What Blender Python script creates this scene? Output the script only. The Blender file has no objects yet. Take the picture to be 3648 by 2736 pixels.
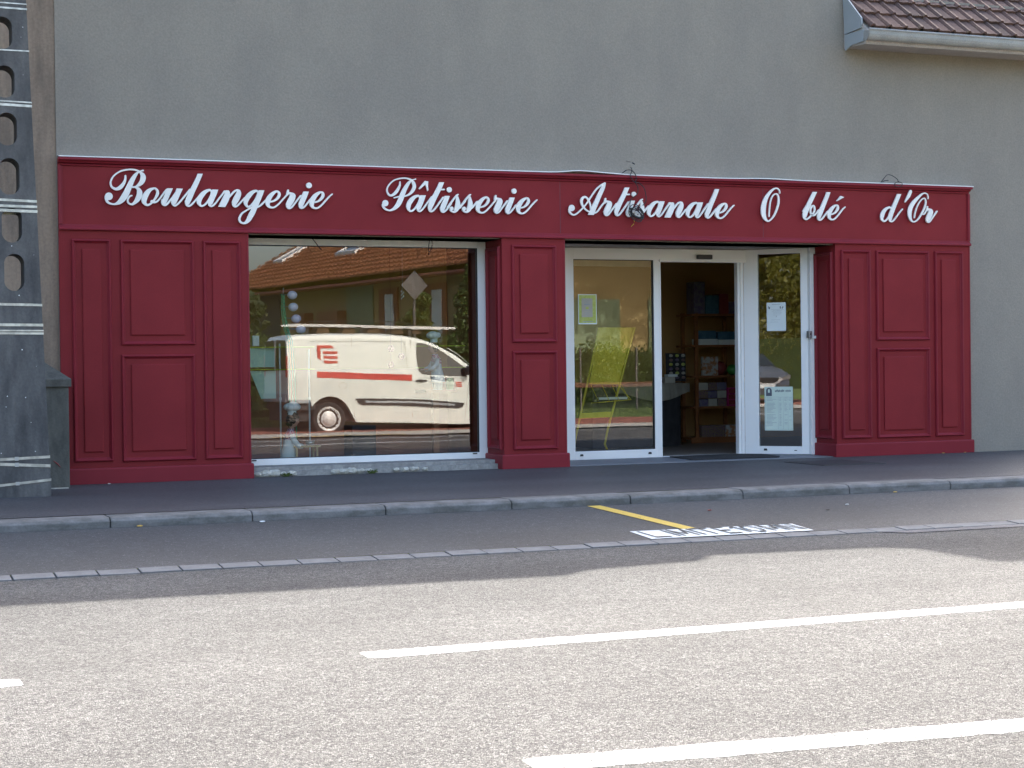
import bpy, bmesh, math, random
from math import sin, cos, pi, radians, sqrt, atan2
from mathutils import Vector, Matrix
random.seed(7)
S = bpy.context.scene
COL = S.collection

# ------------------------------------------------------------------ camera
cam = bpy.data.objects.new('camera', bpy.data.cameras.new('camera'))
COL.objects.link(cam)
_r = Vector((0.926868, -0.375193, -0.012076)); _u = Vector((0.015156, 0.005261, 0.999871)); _f = _r.cross(_u) * -1
cam.matrix_world = Matrix(((_r.x, _u.x, -_f.x, -2.0403), (_r.y, _u.y, -_f.y, -15.73697), (_r.z, _u.z, -_f.z, 1.01453), (0, 0, 0, 1)))
cam.data.sensor_width = 36.0
cam.data.lens = 36.0 * 6148.32 / 3648.0
cam.data.clip_end = 1500
S.camera = cam

# ------------------------------------------------------------------ light
SUN = Vector((0.50, 1.15, 1.0))          # direction towards the sun, behind the bakery
W = bpy.data.worlds.new("World"); S.world = W; W.use_nodes = True
nt = W.node_tree
sky = nt.nodes.new('ShaderNodeTexSky'); sky.sky_type = 'NISHITA'; sky.sun_disc = False
sky.sun_elevation = atan2(SUN.z, sqrt(SUN.x**2 + SUN.y**2)); sky.sun_rotation = atan2(SUN.x, SUN.y)
sky.altitude = 200; sky.air_density = 1.0; sky.dust_density = 5.0; sky.ozone_density = 0.5
nt.links.new(sky.outputs[0], nt.nodes['Background'].inputs[0])
nt.nodes['Background'].inputs[1].default_value = 0.15
sl = bpy.data.lights.new('sun', 'SUN'); sl.energy = 2.35; sl.angle = radians(0.6); sl.color = (1.0, 0.95, 0.87)
so = bpy.data.objects.new('sun', sl); COL.objects.link(so)
so.rotation_euler = SUN.to_track_quat('Z', 'Y').to_euler(); so.location = (10, 20, 20)
S.view_settings.view_transform = 'Standard'; S.view_settings.look = 'None'
S.view_settings.exposure = 2.12; S.view_settings.gamma = 1.0
S.cycles.max_bounces = 8; S.cycles.transparent_max_bounces = 16; S.cycles.caustics_reflective = False
S.cycles.caustics_refractive = False

# ------------------------------------------------------------------ materials
def newmat(name):
    m = bpy.data.materials.new(name); m.use_nodes = True
    return m, m.node_tree, m.node_tree.nodes['Principled BSDF']
def N(t, kind, **kw):
    n = t.nodes.new(kind)
    for k, v in kw.items():
        if k in n.inputs.keys(): n.inputs[k].default_value = v
        else: setattr(n, k, v)
    return n
def ramp(t, fac, stops):
    r = t.nodes.new('ShaderNodeValToRGB'); t.links.new(fac, r.inputs[0])
    e = r.color_ramp.elements
    while len(e) < len(stops): e.new(0.5)
    for i, (p, c) in enumerate(stops):
        e[i].position = p; e[i].color = (c if len(c) == 4 else tuple(c) + (1,))
    return r.outputs[0]
def mixc(t, a, b, fac, mode='MIX'):
    m = t.nodes.new('ShaderNodeMix'); m.data_type = 'RGBA'; m.blend_type = mode
    if isinstance(fac, (int, float)): m.inputs[0].default_value = fac
    else: t.links.new(fac, m.inputs[0])
    for i, v in ((6, a), (7, b)):
        if isinstance(v, tuple): m.inputs[i].default_value = v if len(v) == 4 else v + (1,)
        else: t.links.new(v, m.inputs[i])
    return m.outputs[2]
def noise(t, scale, detail=4, rough=.55, vec=None):
    n = N(t, 'ShaderNodeTexNoise', Scale=scale, Detail=detail, Roughness=rough)
    if vec is None:
        vec = N(t, 'ShaderNodeTexCoord').outputs['Object']
    t.links.new(vec, n.inputs['Vector'])
    return n.outputs['Fac']
def bump(t, b, h, strength, dist):
    n = N(t, 'ShaderNodeBump', Strength=strength, Distance=dist)
    t.links.new(h, n.inputs['Height']); t.links.new(n.outputs[0], b.inputs['Normal'])
MATS = {}
def M(name, c1, c2=None, rough=.6, sc=3.0, fine=0, fbump=0, dist=.002, metal=0, spec=.5, coat=0, lo=.35, hi=.65):
    if name in MATS: return MATS[name]
    m, t, b = newmat(name)
    b.inputs['Roughness'].default_value = rough; b.inputs['Metallic'].default_value = metal
    b.inputs['Specular IOR Level'].default_value = spec
    if coat: b.inputs['Coat Weight'].default_value = coat; b.inputs['Coat Roughness'].default_value = .08
    if c2 is None:
        c2 = tuple(min(1, v * 1.12 + .003) for v in c1)
    col = ramp(t, noise(t, sc, 6), [(lo, c1), (hi, c2)])
    if fine:
        f = noise(t, fine, 3)
        col = mixc(t, col, ramp(t, f, [(.3, (.72, .72, .72)), (.7, (1.22, 1.22, 1.22))]), .6, 'MULTIPLY')
        if fbump: bump(t, b, f, fbump, dist)
    t.links.new(col, b.inputs['Base Color'])
    MATS[name] = m
    return m
def stained(name, base, dark, rough, vscale=(1.4, 1.4, .35), fine=60, fb=.5, dist=.003, extra=None, lo=.38, hi=.62):
    "weathered wall: streaks that run down, blotches and grain"
    m, t, b = newmat(name); b.inputs['Roughness'].default_value = rough
    tc = N(t, 'ShaderNodeTexCoord'); mp = N(t, 'ShaderNodeMapping'); mp.inputs['Scale'].default_value = vscale
    t.links.new(tc.outputs['Object'], mp.inputs[0])
    n1 = noise(t, 3.0, 8, .6, mp.outputs[0])
    col = ramp(t, n1, [(lo, dark), (hi, base)])
    if extra: col = mixc(t, col, extra, ramp(t, noise(t, 1.3, 5), [(.5, (0, 0, 0)), (.75, (1, 1, 1))]))
    f = noise(t, fine, 4, .65)
    col = mixc(t, col, ramp(t, f, [(.3, (.75, .75, .75)), (.7, (1.2, 1.2, 1.2))]), .55, 'MULTIPLY')
    t.links.new(col, b.inputs['Base Color']); bump(t, b, f, fb, dist)
    MATS[name] = m
    return m
def aggregate(name, scale, stones, gap, rough, edge=.10, bstr=.6, bdist=.004, patch=None, jit=1.0):
    "asphalt with visible chippings; stones = colour ramp over the chippings"
    m, t, b = newmat(name); b.inputs['Roughness'].default_value = rough; b.inputs['Specular IOR Level'].default_value = .3
    tc = N(t, 'ShaderNodeTexCoord')
    v1 = N(t, 'ShaderNodeTexVoronoi', Scale=scale, Randomness=jit); v1.voronoi_dimensions = '3D'
    v2 = N(t, 'ShaderNodeTexVoronoi', Scale=scale, Randomness=jit); v2.feature = 'DISTANCE_TO_EDGE'
    for v in (v1, v2): t.links.new(tc.outputs['Object'], v.inputs['Vector'])
    sep = N(t, 'ShaderNodeSeparateColor'); t.links.new(v1.outputs['Color'], sep.inputs[0])
    col = ramp(t, sep.outputs[0], stones)
    e = ramp(t, v2.outputs['Distance'], [(0.0, (0, 0, 0)), (edge, (1, 1, 1))])
    col = mixc(t, gap, col, e)
    big = noise(t, .9, 6)
    col = mixc(t, col, ramp(t, big, [(.3, (.80, .80, .80)), (.7, (1.15, 1.15, 1.15))]), .8, 'MULTIPLY')
    med = noise(t, 22, 3)
    col = mixc(t, col, ramp(t, med, [(.35, (.78, .78, .78)), (.65, (1.2, 1.2, 1.2))]), .7, 'MULTIPLY')
    tw = N(t, 'ShaderNodeMapping'); tw.inputs['Scale'].default_value = (.06, 1.1, 1); t.links.new(tc.outputs['Object'], tw.inputs[0])
    col = mixc(t, col, ramp(t, noise(t, 1.0, 4, .5, tw.outputs[0]), [(.35, (.86, .86, .86)), (.65, (1.12, 1.12, 1.12))]), .8, 'MULTIPLY')
    if patch: col = mixc(t, col, patch, ramp(t, noise(t, .35, 4), [(.45, (0, 0, 0)), (.62, (.7, .7, .7))]))
    t.links.new(col, b.inputs['Base Color'])
    bump(t, b, e, bstr, bdist)
    MATS[name] = m
    return m
def paint(name, col, wear=.5, sc=55):
    "road paint worn away to show the chippings beneath"
    m, t, b = newmat(name); b.inputs['Base Color'].default_value = col + (1,); b.inputs['Roughness'].default_value = .6
    tr = N(t, 'ShaderNodeBsdfTransparent'); mx = N(t, 'ShaderNodeMixShader')
    f = noise(t, sc, 5, .7)
    r = ramp(t, f, [(wear - .04, (0, 0, 0)), (wear + .04, (1, 1, 1))])
    t.links.new(r, mx.inputs[0]); t.links.new(tr.outputs[0], mx.inputs[1]); t.links.new(b.outputs[0], mx.inputs[2])
    t.links.new(mx.outputs[0], t.nodes['Material Output'].inputs['Surface'])
    MATS[name] = m
    return m
def glass(name, refl, tint, wav=0.0):
    m, t, b = newmat(name); t.nodes.remove(b)
    g = N(t, 'ShaderNodeBsdfGlossy', Roughness=0.0); g.inputs['Color'].default_value = (1, 1, 1, 1)
    tr = N(t, 'ShaderNodeBsdfTransparent'); tr.inputs['Color'].default_value = tint + (1,)
    mx = N(t, 'ShaderNodeMixShader')
    lw = N(t, 'ShaderNodeFresnel', IOR=1.5)
    mt = N(t, 'ShaderNodeMath', operation='MULTIPLY_ADD'); mt.inputs[1].default_value = 1.0; mt.inputs[2].default_value = refl
    mt.use_clamp = True
    t.links.new(lw.outputs[0], mt.inputs[0]); t.links.new(mt.outputs[0], mx.inputs[0])
    if wav:
        tc = N(t, 'ShaderNodeTexCoord')
        n = N(t, 'ShaderNodeTexNoise', Scale=2.2, Detail=1); t.links.new(tc.outputs['Object'], n.inputs['Vector'])
        bp = N(t, 'ShaderNodeBump', Strength=1.0, Distance=wav); t.links.new(n.outputs['Fac'], bp.inputs['Height'])
        t.links.new(bp.outputs[0], g.inputs['Normal'])
    t.links.new(tr.outputs[0], mx.inputs[1]); t.links.new(g.outputs[0], mx.inputs[2])
    t.links.new(mx.outputs[0], t.nodes['Material Output'].inputs['Surface'])
    MATS[name] = m
    return m
def checks(name, a, b_, sc):
    m, t, b = newmat(name); b.inputs['Roughness'].default_value = .9
    tc = N(t, 'ShaderNodeTexCoord'); c = N(t, 'ShaderNodeTexChecker', Scale=sc)
    c.inputs['Color1'].default_value = a + (1,); c.inputs['Color2'].default_value = b_ + (1,)
    t.links.new(tc.outputs['Object'], c.inputs['Vector']); t.links.new(c.outputs[0], b.inputs['Base Color'])
    MATS[name] = m
    return m

stained('render_grey', (.300, .266, .220), (.274, .244, .205), .9, (.8, .8, .45), 55, .45, .004)
stained('render_brown', (.32, .24, .175), (.19, .145, .11), .92, (2.2, 2.2, .35), 40, .5, .004, lo=.36, hi=.6)
stained('pole_concrete', (.165, .158, .15), (.062, .060, .060), .9, (3, 3, .8), 45, .6, .004, lo=.3, hi=.75)
stained('pillar_concrete', (.15, .145, .125), (.07, .07, .06), .92, (4, 4, 1.2), 50, .6, .004, lo=.3, hi=.7)
stained('kerb_concrete', (.215, .205, .195), (.125, .12, .108), .85, (2, 2, 5), 70, .4, .003)
stained('strip_concrete', (.19, .19, .188), (.15, .15, .148), .85, (3, 3, 3), 80, .4, .002)
stained('sill_concrete', (.36, .345, .32), (.26, .25, .235), .88, (5, 5, 6), 60, .5, .004)
M('red_paint', (.225, .021, .026), (.255, .025, .030), .5, 2.2, 160, .05, .0006, spec=.14)
M('red_molding', (.225, .019, .029), (.25, .022, .033), .45, 2.2, spec=.2)
M('white_letter', (.86, .84, .79), None, .4)
M('white_frame', (.89, .88, .86), (.91, .90, .88), .38, 4)
M('soffit', (.42, .37, .33), (.48, .43, .38), .8, 6, 60, .3)
M('black_rubber', (.02, .02, .022), None, .6)
M('black_plastic', (.025, .025, .027), None, .4)
M('grey_metal', (.42, .43, .44), (.5, .5, .5), .35, 12, metal=.8)
M('strap_steel', (.40, .38, .34), (.62, .59, .53), .35, 14, metal=.6, lo=.4, hi=.6)
M('zinc', (.33, .325, .30), (.38, .375, .35), .5, 5, 90, .1, metal=.15)
M('flashing', (.34, .37, .38), (.38, .41, .42), .5, 3, metal=.1)
M('yellow_rack', (.62, .50, .02), (.68, .56, .03), .45, 3)
M('wood_brown', (.22, .075, .025), (.32, .12, .04), .5, 9)
M('pale_wood', (.50, .36, .18), (.58, .43, .22), .55, 14)
M('shop_wall', (.58, .34, .13), (.64, .38, .15), .85, 1.5)
M('shop_floor', (.28, .24, .20), (.33, .29, .25), .35, 5)
M('shop_ceiling', (.5, .42, .32), None, .9)
M('cloth', (.30, .27, .22), (.36, .33, .27), .9, 8)
M('dark_cloth', (.03, .03, .035), (.05, .05, .055), .9, 8)
M('coir', (.02, .02, .022), (.03, .03, .032), .95, 30, 200, .6)
M('grate_iron', (.05, .05, .055), (.08, .07, .07), .6, 30, 150, .4)
M('step_stone', (.17, .18, .20), (.21, .22, .245), .55, 3, 120, .15)
M('rubble', (.45, .42, .35), (.62, .60, .53), .95, 22, 90, .6, .005)
M('moss', (.06, .09, .02), (.10, .13, .03), .95, 30)
for nm, c in dict(van_white=(.74, .78, .72), car_grey=(.09, .10, .12)).items():
    M(nm, c, tuple(v * 1.03 for v in c), .35, 1.5, coat=.6)
M('van_red', (.50, .045, .03), None, .4)
M('dark_glass', (.02, .025, .025), None, .05, spec=.8)
M('text_dark', (.05, .05, .07), None, .5)
M('tyre', (.018, .018, .018), (.028, .028, .028), .85, 20)
M('alu', (.62, .62, .60), (.72, .72, .70), .45, 9, metal=.25)
M('house_yellow', (.34, .25, .11), (.42, .31, .14), .9, 1.2, 60, .3)
M('house_white', (.7, .7, .68), None, .7)
M('house_brown', (.22, .07, .03), (.28, .09, .04), .7, 5)
M('shutter_green', (.16, .22, .12), (.2, .26, .15), .6, 3)
M('red_paving', (.23, .075, .05), (.30, .11, .075), .9, 4, 90, .4)
M('pale_paving', (.40, .37, .32), (.48, .45, .40), .9, 3, 90, .4)
M('wood_rail', (.09, .04, .02), (.13, .06, .03), .8, 8)
M('paper_white', (.72, .78, .78), (.78, .84, .84), .7)
M('paper_green', (.62, .72, .62), (.68, .78, .68), .7)
M('ink', (.10, .11, .14), None, .8)
M('ink_soft', (.34, .38, .40), None, .8)
M('yellow_green', (.45, .52, .10), (.55, .62, .2), .7, 30)
M('mint', (.42, .62, .50), (.46, .66, .54), .5)
M('ball_white', (.70, .70, .86), None, .35)
M('stem_green', (.03, .26, .12), (.05, .33, .16), .5, 20)
M('shelf_edge', (.55, .62, .05), None, .3)
M('hat_white', (.80, .86, .85), (.86, .90, .90), .9, 12)
M('coat_blue', (.60, .70, .72), (.68, .77, .79), .9, 10)
M('hair', (.06, .035, .02), (.12, .07, .03), .8, 40)
M('skin', (.62, .36, .26), None, .6)
M('pink', (.45, .02, .16), None, .35)
M('box_blue', (.04, .12, .20), (.08, .19, .27), .5, 20)
M('box_pale', (.45, .42, .36), (.5, .47, .4), .7, 8)
M('box_red', (.24, .03, .03), (.28, .05, .04), .5, 20)
M('box_mixed', (.26, .21, .09), (.17, .08, .16), .4, 60, lo=.4, hi=.6)
M('box_pic', (.5, .5, .48), (.45, .2, .08), .5, 22, lo=.45, hi=.58)
M('leaf_yellow', (.65, .42, .10), None, .8)
M('green_toy', (.05, .25, .05), None, .3)
M('litter', (.8, .8, .78), None, .7)
M('violet', (.12, .08, .20), (.2, .2, .22), .5, 30)
checks('check_red', (.32, .02, .10), (.70, .66, .70), 90)
checks('check_green', (.42, .50, .42), (.66, .70, .66), 120)
aggregate('road_asphalt', 135, [(0, (.055, .053, .052)), (.22, (.108, .104, .098)), (.6, (.155, .150, .141)), (1, (.25, .243, .23))], (.026, .025, .026), .85, .13, .8, .005)
aggregate('bay_asphalt', 150, [(0, (.046, .050, .053)), (.7, (.069, .075, .079)), (.97, (.098, .104, .108)), (1, (.26, .26, .26))], (.035, .037, .042), .62, .10, .35, .002)
aggregate('pavement_asphalt', 190, [(0, (.066, .064, .066)), (.7, (.098, .096, .098)), (.97, (.13, .13, .132)), (1, (.28, .28, .28))], (.03, .031, .035), .6, .10, .3, .002)
aggregate('patch_asphalt', 160, [(0, (.11, .11, .12)), (1, (.17, .17, .18))], (.06, .06, .065), .75, .10, .3, .002)
paint('paint_white', (.82, .82, .80), .47, 70)
paint('paint_yellow', (.60, .42, .07), .34, 45)
paint('paint_panel', (.68, .72, .72), .16, 45)
glass('glass_window', .10, (.95, .97, .95), .00016)
glass('glass_door', .11, (.88, .88, .80), .0001)
glass('glass_angled', .13, (.8, .8, .8), .0001)
glass('glass_shelf', .03, (.85, .92, .88))

def leafmat(name, a, b_):
    m, t, b = newmat(name); b.inputs['Roughness'].default_value = .55
    t.links.new(ramp(t, noise(t, 3.5, 5), [(.3, a), (.7, b_)]), b.inputs['Base Color'])
    tl = N(t, 'ShaderNodeBsdfTranslucent'); tl.inputs['Color'].default_value = tuple(min(1, v * 1.6) for v in b_) + (1,)
    ad = N(t, 'ShaderNodeMixShader'); ad.inputs[0].default_value = .35
    t.links.new(b.outputs[0], ad.inputs[1]); t.links.new(tl.outputs[0], ad.inputs[2])
    t.links.new(ad.outputs[0], t.nodes['Material Output'].inputs['Surface'])
    MATS[name] = m
leafmat('leaf_hedge', (.035, .07, .012), (.10, .15, .03))
leafmat('leaf_tree', (.05, .06, .008), (.15, .14, .015))
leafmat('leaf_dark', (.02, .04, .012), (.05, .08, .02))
M('grass_green', (.06, .10, .02), (.13, .17, .04), .9, 8, 60, .5)
M('bark', (.09, .07, .05), (.14, .11, .08), .9, 12)

# tile material: every tile its own tone, lichen and pale streaks
def tilemat(name, stops, lich):
    m, t, b = newmat(name); b.inputs['Roughness'].default_value = .85
    g = N(t, 'ShaderNodeNewGeometry')
    col = ramp(t, g.outputs['Random Per Island'], stops)
    tc = N(t, 'ShaderNodeTexCoord')
    f = noise(t, 30, 5, .7)
    col = mixc(t, col, ramp(t, f, [(.3, (.7, .7, .7)), (.7, (1.3, 1.25, 1.2))]), .8, 'MULTIPLY')
    col = mixc(t, col, lich, ramp(t, noise(t, 9, 6, .7), [(.60, (0, 0, 0)), (.72, (.7, .7, .7))]))
    t.links.new(col, b.inputs['Base Color']); bump(t, b, f, .5, .003)
    MATS[name] = m
tilemat('tile_dark', [(0, (.085, .055, .048)), (.5, (.12, .070, .058)), (1, (.15, .09, .072))], (.27, .19, .10))
tilemat('tile_orange', [(0, (.42, .16, .06)), (.5, (.52, .21, .08)), (1, (.60, .26, .10))], (.22, .13, .06))

# ------------------------------------------------------------------ mesh kit
class MB:
    def __init__(s): s.v = []; s.f = []
    def add(s, vs, fs):
        o = len(s.v); s.v += [tuple(v) for v in vs]; s.f += [tuple(i + o for i in f) for f in fs]; return s
    def box(s, x0, x1, y0, y1, z0, z1):
        return s.add([(x0, y0, z0), (x1, y0, z0), (x1, y1, z0), (x0, y1, z0), (x0, y0, z1), (x1, y0, z1), (x1, y1, z1), (x0, y1, z1)],
                     [(0, 3, 2, 1), (4, 5, 6, 7), (0, 1, 5, 4), (1, 2, 6, 5), (2, 3, 7, 6), (3, 0, 4, 7)])
    def quad(s, a, b, c, d): return s.add([a, b, c, d], [(0, 1, 2, 3)])
    def prism(s, pts, fn, h):
        "pts: 2-D outline; fn(u, v, d) -> xyz; extruded from d=0 to d=h"
        n = len(pts)
        vs = [fn(u, v, 0) for u, v in pts] + [fn(u, v, h) for u, v in pts]
        fs = [tuple(range(n))[::-1], tuple(range(n, 2 * n))] + [(i, (i + 1) % n, (i + 1) % n + n, i + n) for i in range(n)]
        return s.add(vs, fs)
    def tube(s, pts, r, seg=8, cap=True):
        P = [Vector(p) for p in pts]; n = len(P)
        if isinstance(r, (int, float)): r = [r] * n
        up = Vector((0, 0, 1)); rings = []
        for i in range(n):
            d = (P[min(i + 1, n - 1)] - P[max(i - 1, 0)]).normalized()
            a = d.cross(up)
            if a.length < 1e-3: a = d.cross(Vector((1, 0, 0)))
            a.normalize(); b = d.cross(a)
            rings.append([P[i] + (a * cos(2 * pi * k / seg) + b * sin(2 * pi * k / seg)) * r[i] for k in range(seg)])
        vs = [v for R in rings for v in R]; fs = []
        for i in range(n - 1):
            for k in range(seg):
                fs.append((i * seg + k, i * seg + (k + 1) % seg, (i + 1) * seg + (k + 1) % seg, (i + 1) * seg + k))
        if cap: fs += [tuple(range(seg))[::-1], tuple(range((n - 1) * seg, n * seg))]
        return s.add(vs, fs)
    def lathe(s, prof, c, seg=20, ax='z', rot=None):
        "prof: (r, h) pairs"
        vs = []; fs = []; n = len(prof); c = Vector(c)
        for r, h in prof:
            for k in range(seg):
                a = 2 * pi * k / seg
                p = {'z': (r * cos(a), r * sin(a), h), 'y': (r * cos(a), h, r * sin(a)), 'x': (h, r * cos(a), r * sin(a))}[ax]
                p = Vector(p)
                if rot is not None: p = rot @ p
                vs.append(c + p)
        for i in range(n - 1):
            for k in range(seg): fs.append((i * seg + k, i * seg + (k + 1) % seg, (i + 1) * seg + (k + 1) % seg, (i + 1) * seg + k))
        fs += [tuple(range(seg))[::-1], tuple(range((n - 1) * seg, n * seg))]
        return s.add(vs, fs)
    def ball(s, c, rx, ry=None, rz=None, u=14, w=9):
        ry = ry or rx; rz = rz or rx
        vs = [(c[0], c[1], c[2] - rz)]; fs = []
        for j in range(1, w):
            t = -pi / 2 + pi * j / w
            for k in range(u): vs.append((c[0] + rx * cos(t) * cos(2 * pi * k / u), c[1] + ry * cos(t) * sin(2 * pi * k / u), c[2] + rz * sin(t)))
        vs.append((c[0], c[1], c[2] + rz)); L = len(vs) - 1
        for k in range(u): fs.append((0, 1 + (k + 1) % u, 1 + k)); fs.append((L, L - u + k, L - u + (k + 1) % u))
        for j in range(w - 2):
            for k in range(u): a = 1 + j * u; fs.append((a + k, a + (k + 1) % u, a + u + (k + 1) % u, a + u + k))
        return s.add(vs, fs)
    def rings(s, R, close=True):
        n = len(R[0]); vs = [p for r in R for p in r]; fs = []
        for i in range(len(R) - 1):
            for k in range(n if close else n - 1):
                fs.append((i * n + k, i * n + (k + 1) % n, (i + 1) * n + (k + 1) % n, (i + 1) * n + k))
        return s.add(vs, fs)

def build(name, mb, mat, parent=None, smooth=False, bevel=0, label=None, fixn=True, kind=None, cat=None, group=None):
    me = bpy.data.meshes.new(name)
    off = Vector((0, 0, 0)); p = parent
    while p is not None: off += p.location; p = p.parent
    me.from_pydata([tuple(Vector(v) - off) for v in mb.v], [], mb.f)
    if fixn:
        bm = bmesh.new(); bm.from_mesh(me); bmesh.ops.recalc_face_normals(bm, faces=bm.faces); bm.to_mesh(me); bm.free()
    me.materials.append(MATS[mat] if isinstance(mat, str) else mat)
    o = bpy.data.objects.new(name, me); COL.objects.link(o)
    if parent is not None: o.parent = parent
    if smooth:
        for f in me.polygons: f.use_smooth = True
    if bevel:
        b = o.modifiers.new('bevel', 'BEVEL'); b.width = bevel; b.segments = 2; b.limit_method = 'ANGLE'; b.angle_limit = radians(40)
    if label: o['label'] = label
    if kind: o['kind'] = kind
    if cat: o['category'] = cat
    if group: o['group'] = group
    return o
def thing(name, label, cat, loc=(0, 0, 0), group=None):
    e = bpy.data.objects.new(name, None); e.location = loc; e.empty_display_size = .2; COL.objects.link(e)
    e['label'] = label; e['category'] = cat
    if group: e['group'] = group
    return e
def copy_tree(o, parent=None, loc=None):
    c = o.copy(); COL.objects.link(c); c.parent = parent
    if loc is not None: c.location = loc
    for ch in list(o.children): copy_tree(ch, c)
    return c
def text_mesh(txt, size, fn, h, off=0.0, sx=1.0):
    "letters of the built-in font as an MB; fn(u, v, d) places them"
    cu = bpy.data.curves.new('t', 'FONT'); cu.body = txt; cu.size = size; cu.resolution_u = 3; cu.offset = off
    ob = bpy.data.objects.new('t', cu); COL.objects.link(ob)
    dg = bpy.context.evaluated_depsgraph_get(); dg.update()
    me = bpy.data.meshes.new_from_object(ob.evaluated_get(dg))
    mb = MB(); mb.add([fn(v.co.x * sx, v.co.y, h) for v in me.vertices], [tuple(p.vertices) for p in me.polygons])
    bpy.data.objects.remove(ob); bpy.data.curves.remove(cu); bpy.data.meshes.remove(me)
    return mb

# ================================================================== SETTING
def sheet(name, xs, rows, mat, kind='structure', sub=1):
    "rows: (y, z) list from far to near"
    mb = MB(); R = [[(x, y, z) for x in xs] for y, z in rows]
    mb.rings(R, close=False)
    return build(name, mb, mat, kind=kind)
XS = (-70, 90)
g = MB(); g.quad((-600, -600, -.45), (600, -600, -.45), (600, 600, -.45), (-600, 600, -.45)); build('ground', g, 'grass_green', kind='structure')
sheet('pavement', XS, [(1.6, -.002), (0, 0), (-3.36, 0)], 'pavement_asphalt')
sheet('parking_bay', XS, [(-3.55, -.072), (-5.49, -.150)], 'bay_asphalt')
sheet('road', XS, [(-5.652, -.166), (-9.2, -.158), (-12.9, -.225)], 'road_asphalt')
p = MB(); p.add([(7.6, -5.616, -.155), (40, -5.616, -.155), (40, -5.78, -.155), (12, -5.775, -.155), (7.2, -5.74, -.155)], [(0, 1, 2, 3, 4)])
p = MB(); p.quad((4.75, -5.653, -.1615), (40, -5.653, -.1615), (40, -5.84, -.1612), (4.9, -5.81, -.1612)); build('road_edge', p, 'patch_asphalt', kind='structure')
# kerb: one-metre stones with open joints
kb = MB()
for i in range(-40, 70):
    x0 = -.148 + i + .004; x1 = x0 + .992; dz = random.uniform(-.004, .003); dy = random.uniform(-.004, .004)
    pr = [(-3.35, -.3), (-3.35, 0), (-3.56, .001), (-3.595, -.006), (-3.615, -.026), (-3.625, -.3)]
    kb.prism([(a + dy, b + dz) for a, b in pr], lambda u, v, d: (d, u, v), 0)
    kb.v[-12:] = [(x0, y, z) for _, y, z in kb.v[-12:-6]] + [(x1, y, z) for _, y, z in kb.v[-6:]]
build('kerb', kb, 'kerb_concrete', kind='structure', bevel=.006)
# gutter strip: pavers 24 x 12 cm laid end to end, dark joints
gs = MB()
for i in range(-170, 300):
    x0 = -1.011 + i * .2401; dz = random.uniform(-.003, .002)
    gs.prism([(-5.637, -.25), (-5.492, -.25), (-5.492, -.149 + dz), (-5.637, -.160 + dz)], lambda u, v, d: (x0 + .0045 + d, u, v), .2311)
build('gutter_strip', gs, 'strip_concrete', kind='structure', bevel=.004)
b = MB(); b.box(-70, 90, -5.66, -5.48, -.30, -.178); build('gutter_bedding', b, 'black_rubber', kind='structure')
b = MB(); b.box(-70, 90, -3.60, -3.34, -.33, -.035); build('kerb_bedding', b, 'black_rubber', kind='structure')
# markings
def bayz(y): return -.072 - (-3.55 - y) * (.078 / 1.94)
m = MB()
for i in range(8):
    y0 = -3.64 - i * .19; y1 = y0 - .19; cx0 = 3.52 + .065 * (i / 8); cx1 = 3.52 + .065 * ((i + 1) / 8)
    m.quad((cx0 - .055, y0, bayz(y0) + .004), (cx0 + .055, y0, bayz(y0) + .004), (cx1 + .055, y1, bayz(y1) + .004), (cx1 - .055, y1, bayz(y1) + .004))
build('yellow_bay_line', m, 'paint_yellow', kind='structure')
Ya, Yb = -5.085, -5.472
m = MB(); m.quad((3.125, Ya, bayz(Ya) + .004), (4.385, Ya - .04, bayz(Ya - .04) + .004), (4.345, Yb - .008, bayz(Yb) + .004), (3.10, Yb, bayz(Yb) + .004))
build('painted_panel', m, 'paint_panel', kind='structure')
def on_panel(u, v, d): y = Yb + .02 + v; return (3.155 + u, y, bayz(y) + d)
GL = {'L': (0, .085, [(0, 1, 0, 0), (0, 0, 1, 0)]), 'I': (.150, .15, [(0, 0, 0, 1)]), 'M': (.185, .275, [(0, 0, 0, 1), (0, 1, .5, .25), (.5, .25, 1, 1), (1, 1, 1, 0)]), 'I2': (.318, .318, [(0, 0, 0, 1)]),
      'T': (.345, .440, [(0, 1, 1, 1), (.5, 1, .5, 0)]), 'E': (.480, .550, [(0, 0, 0, 1), (0, 1, 1, 1), (0, .5, .85, .5), (0, 0, 1, 0)]), '1': (.585, .620, [(0, .75, 1, 1), (1, 1, 1, 0)]),
      '0': (.655, .735, [(.3, 0, 0, .3), (0, .3, 0, .7), (0, .7, .3, 1), (.3, 1, .7, 1), (.7, 1, 1, .7), (1, .7, 1, .3), (1, .3, .7, 0), (.7, 0, .3, 0)]), 'M2': (.785, .875, [(0, 0, 0, 1), (0, 1, .5, .25), (.5, .25, 1, 1), (1, 1, 1, 0)]), 'N': (.910, .990, [(0, 0, 0, 1), (0, 1, 1, 0), (1, 0, 1, 1)])}
tm = MB(); q_ = 0
for a, b_, sg_ in GL.values():
    for x0, v0, x1, v1 in sg_:
        q_ += 1; X0, X1 = .01 + (a + (b_ - a) * x0) * 1.17, .01 + (a + (b_ - a) * x1) * 1.17; V0, V1 = .035 + v0 * .285, .035 + v1 * .285
        l = sqrt((X1 - X0)**2 + (V1 - V0)**2); nx_, ny_ = -(V1 - V0) / l * .0085, (X1 - X0) / l * .022; ux, uy = (X1 - X0) / l * .0085, (V1 - V0) / l * .008; h_ = .0075 + q_ * .00006
        tm.quad(on_panel(X0 + nx_ - ux, V0 + ny_ - uy, h_), on_panel(X1 + nx_ + ux, V1 + ny_ + uy, h_), on_panel(X1 - nx_ + ux, V1 - ny_ + uy, h_), on_panel(X0 - nx_ - ux, V0 - ny_ - uy, h_))
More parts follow.
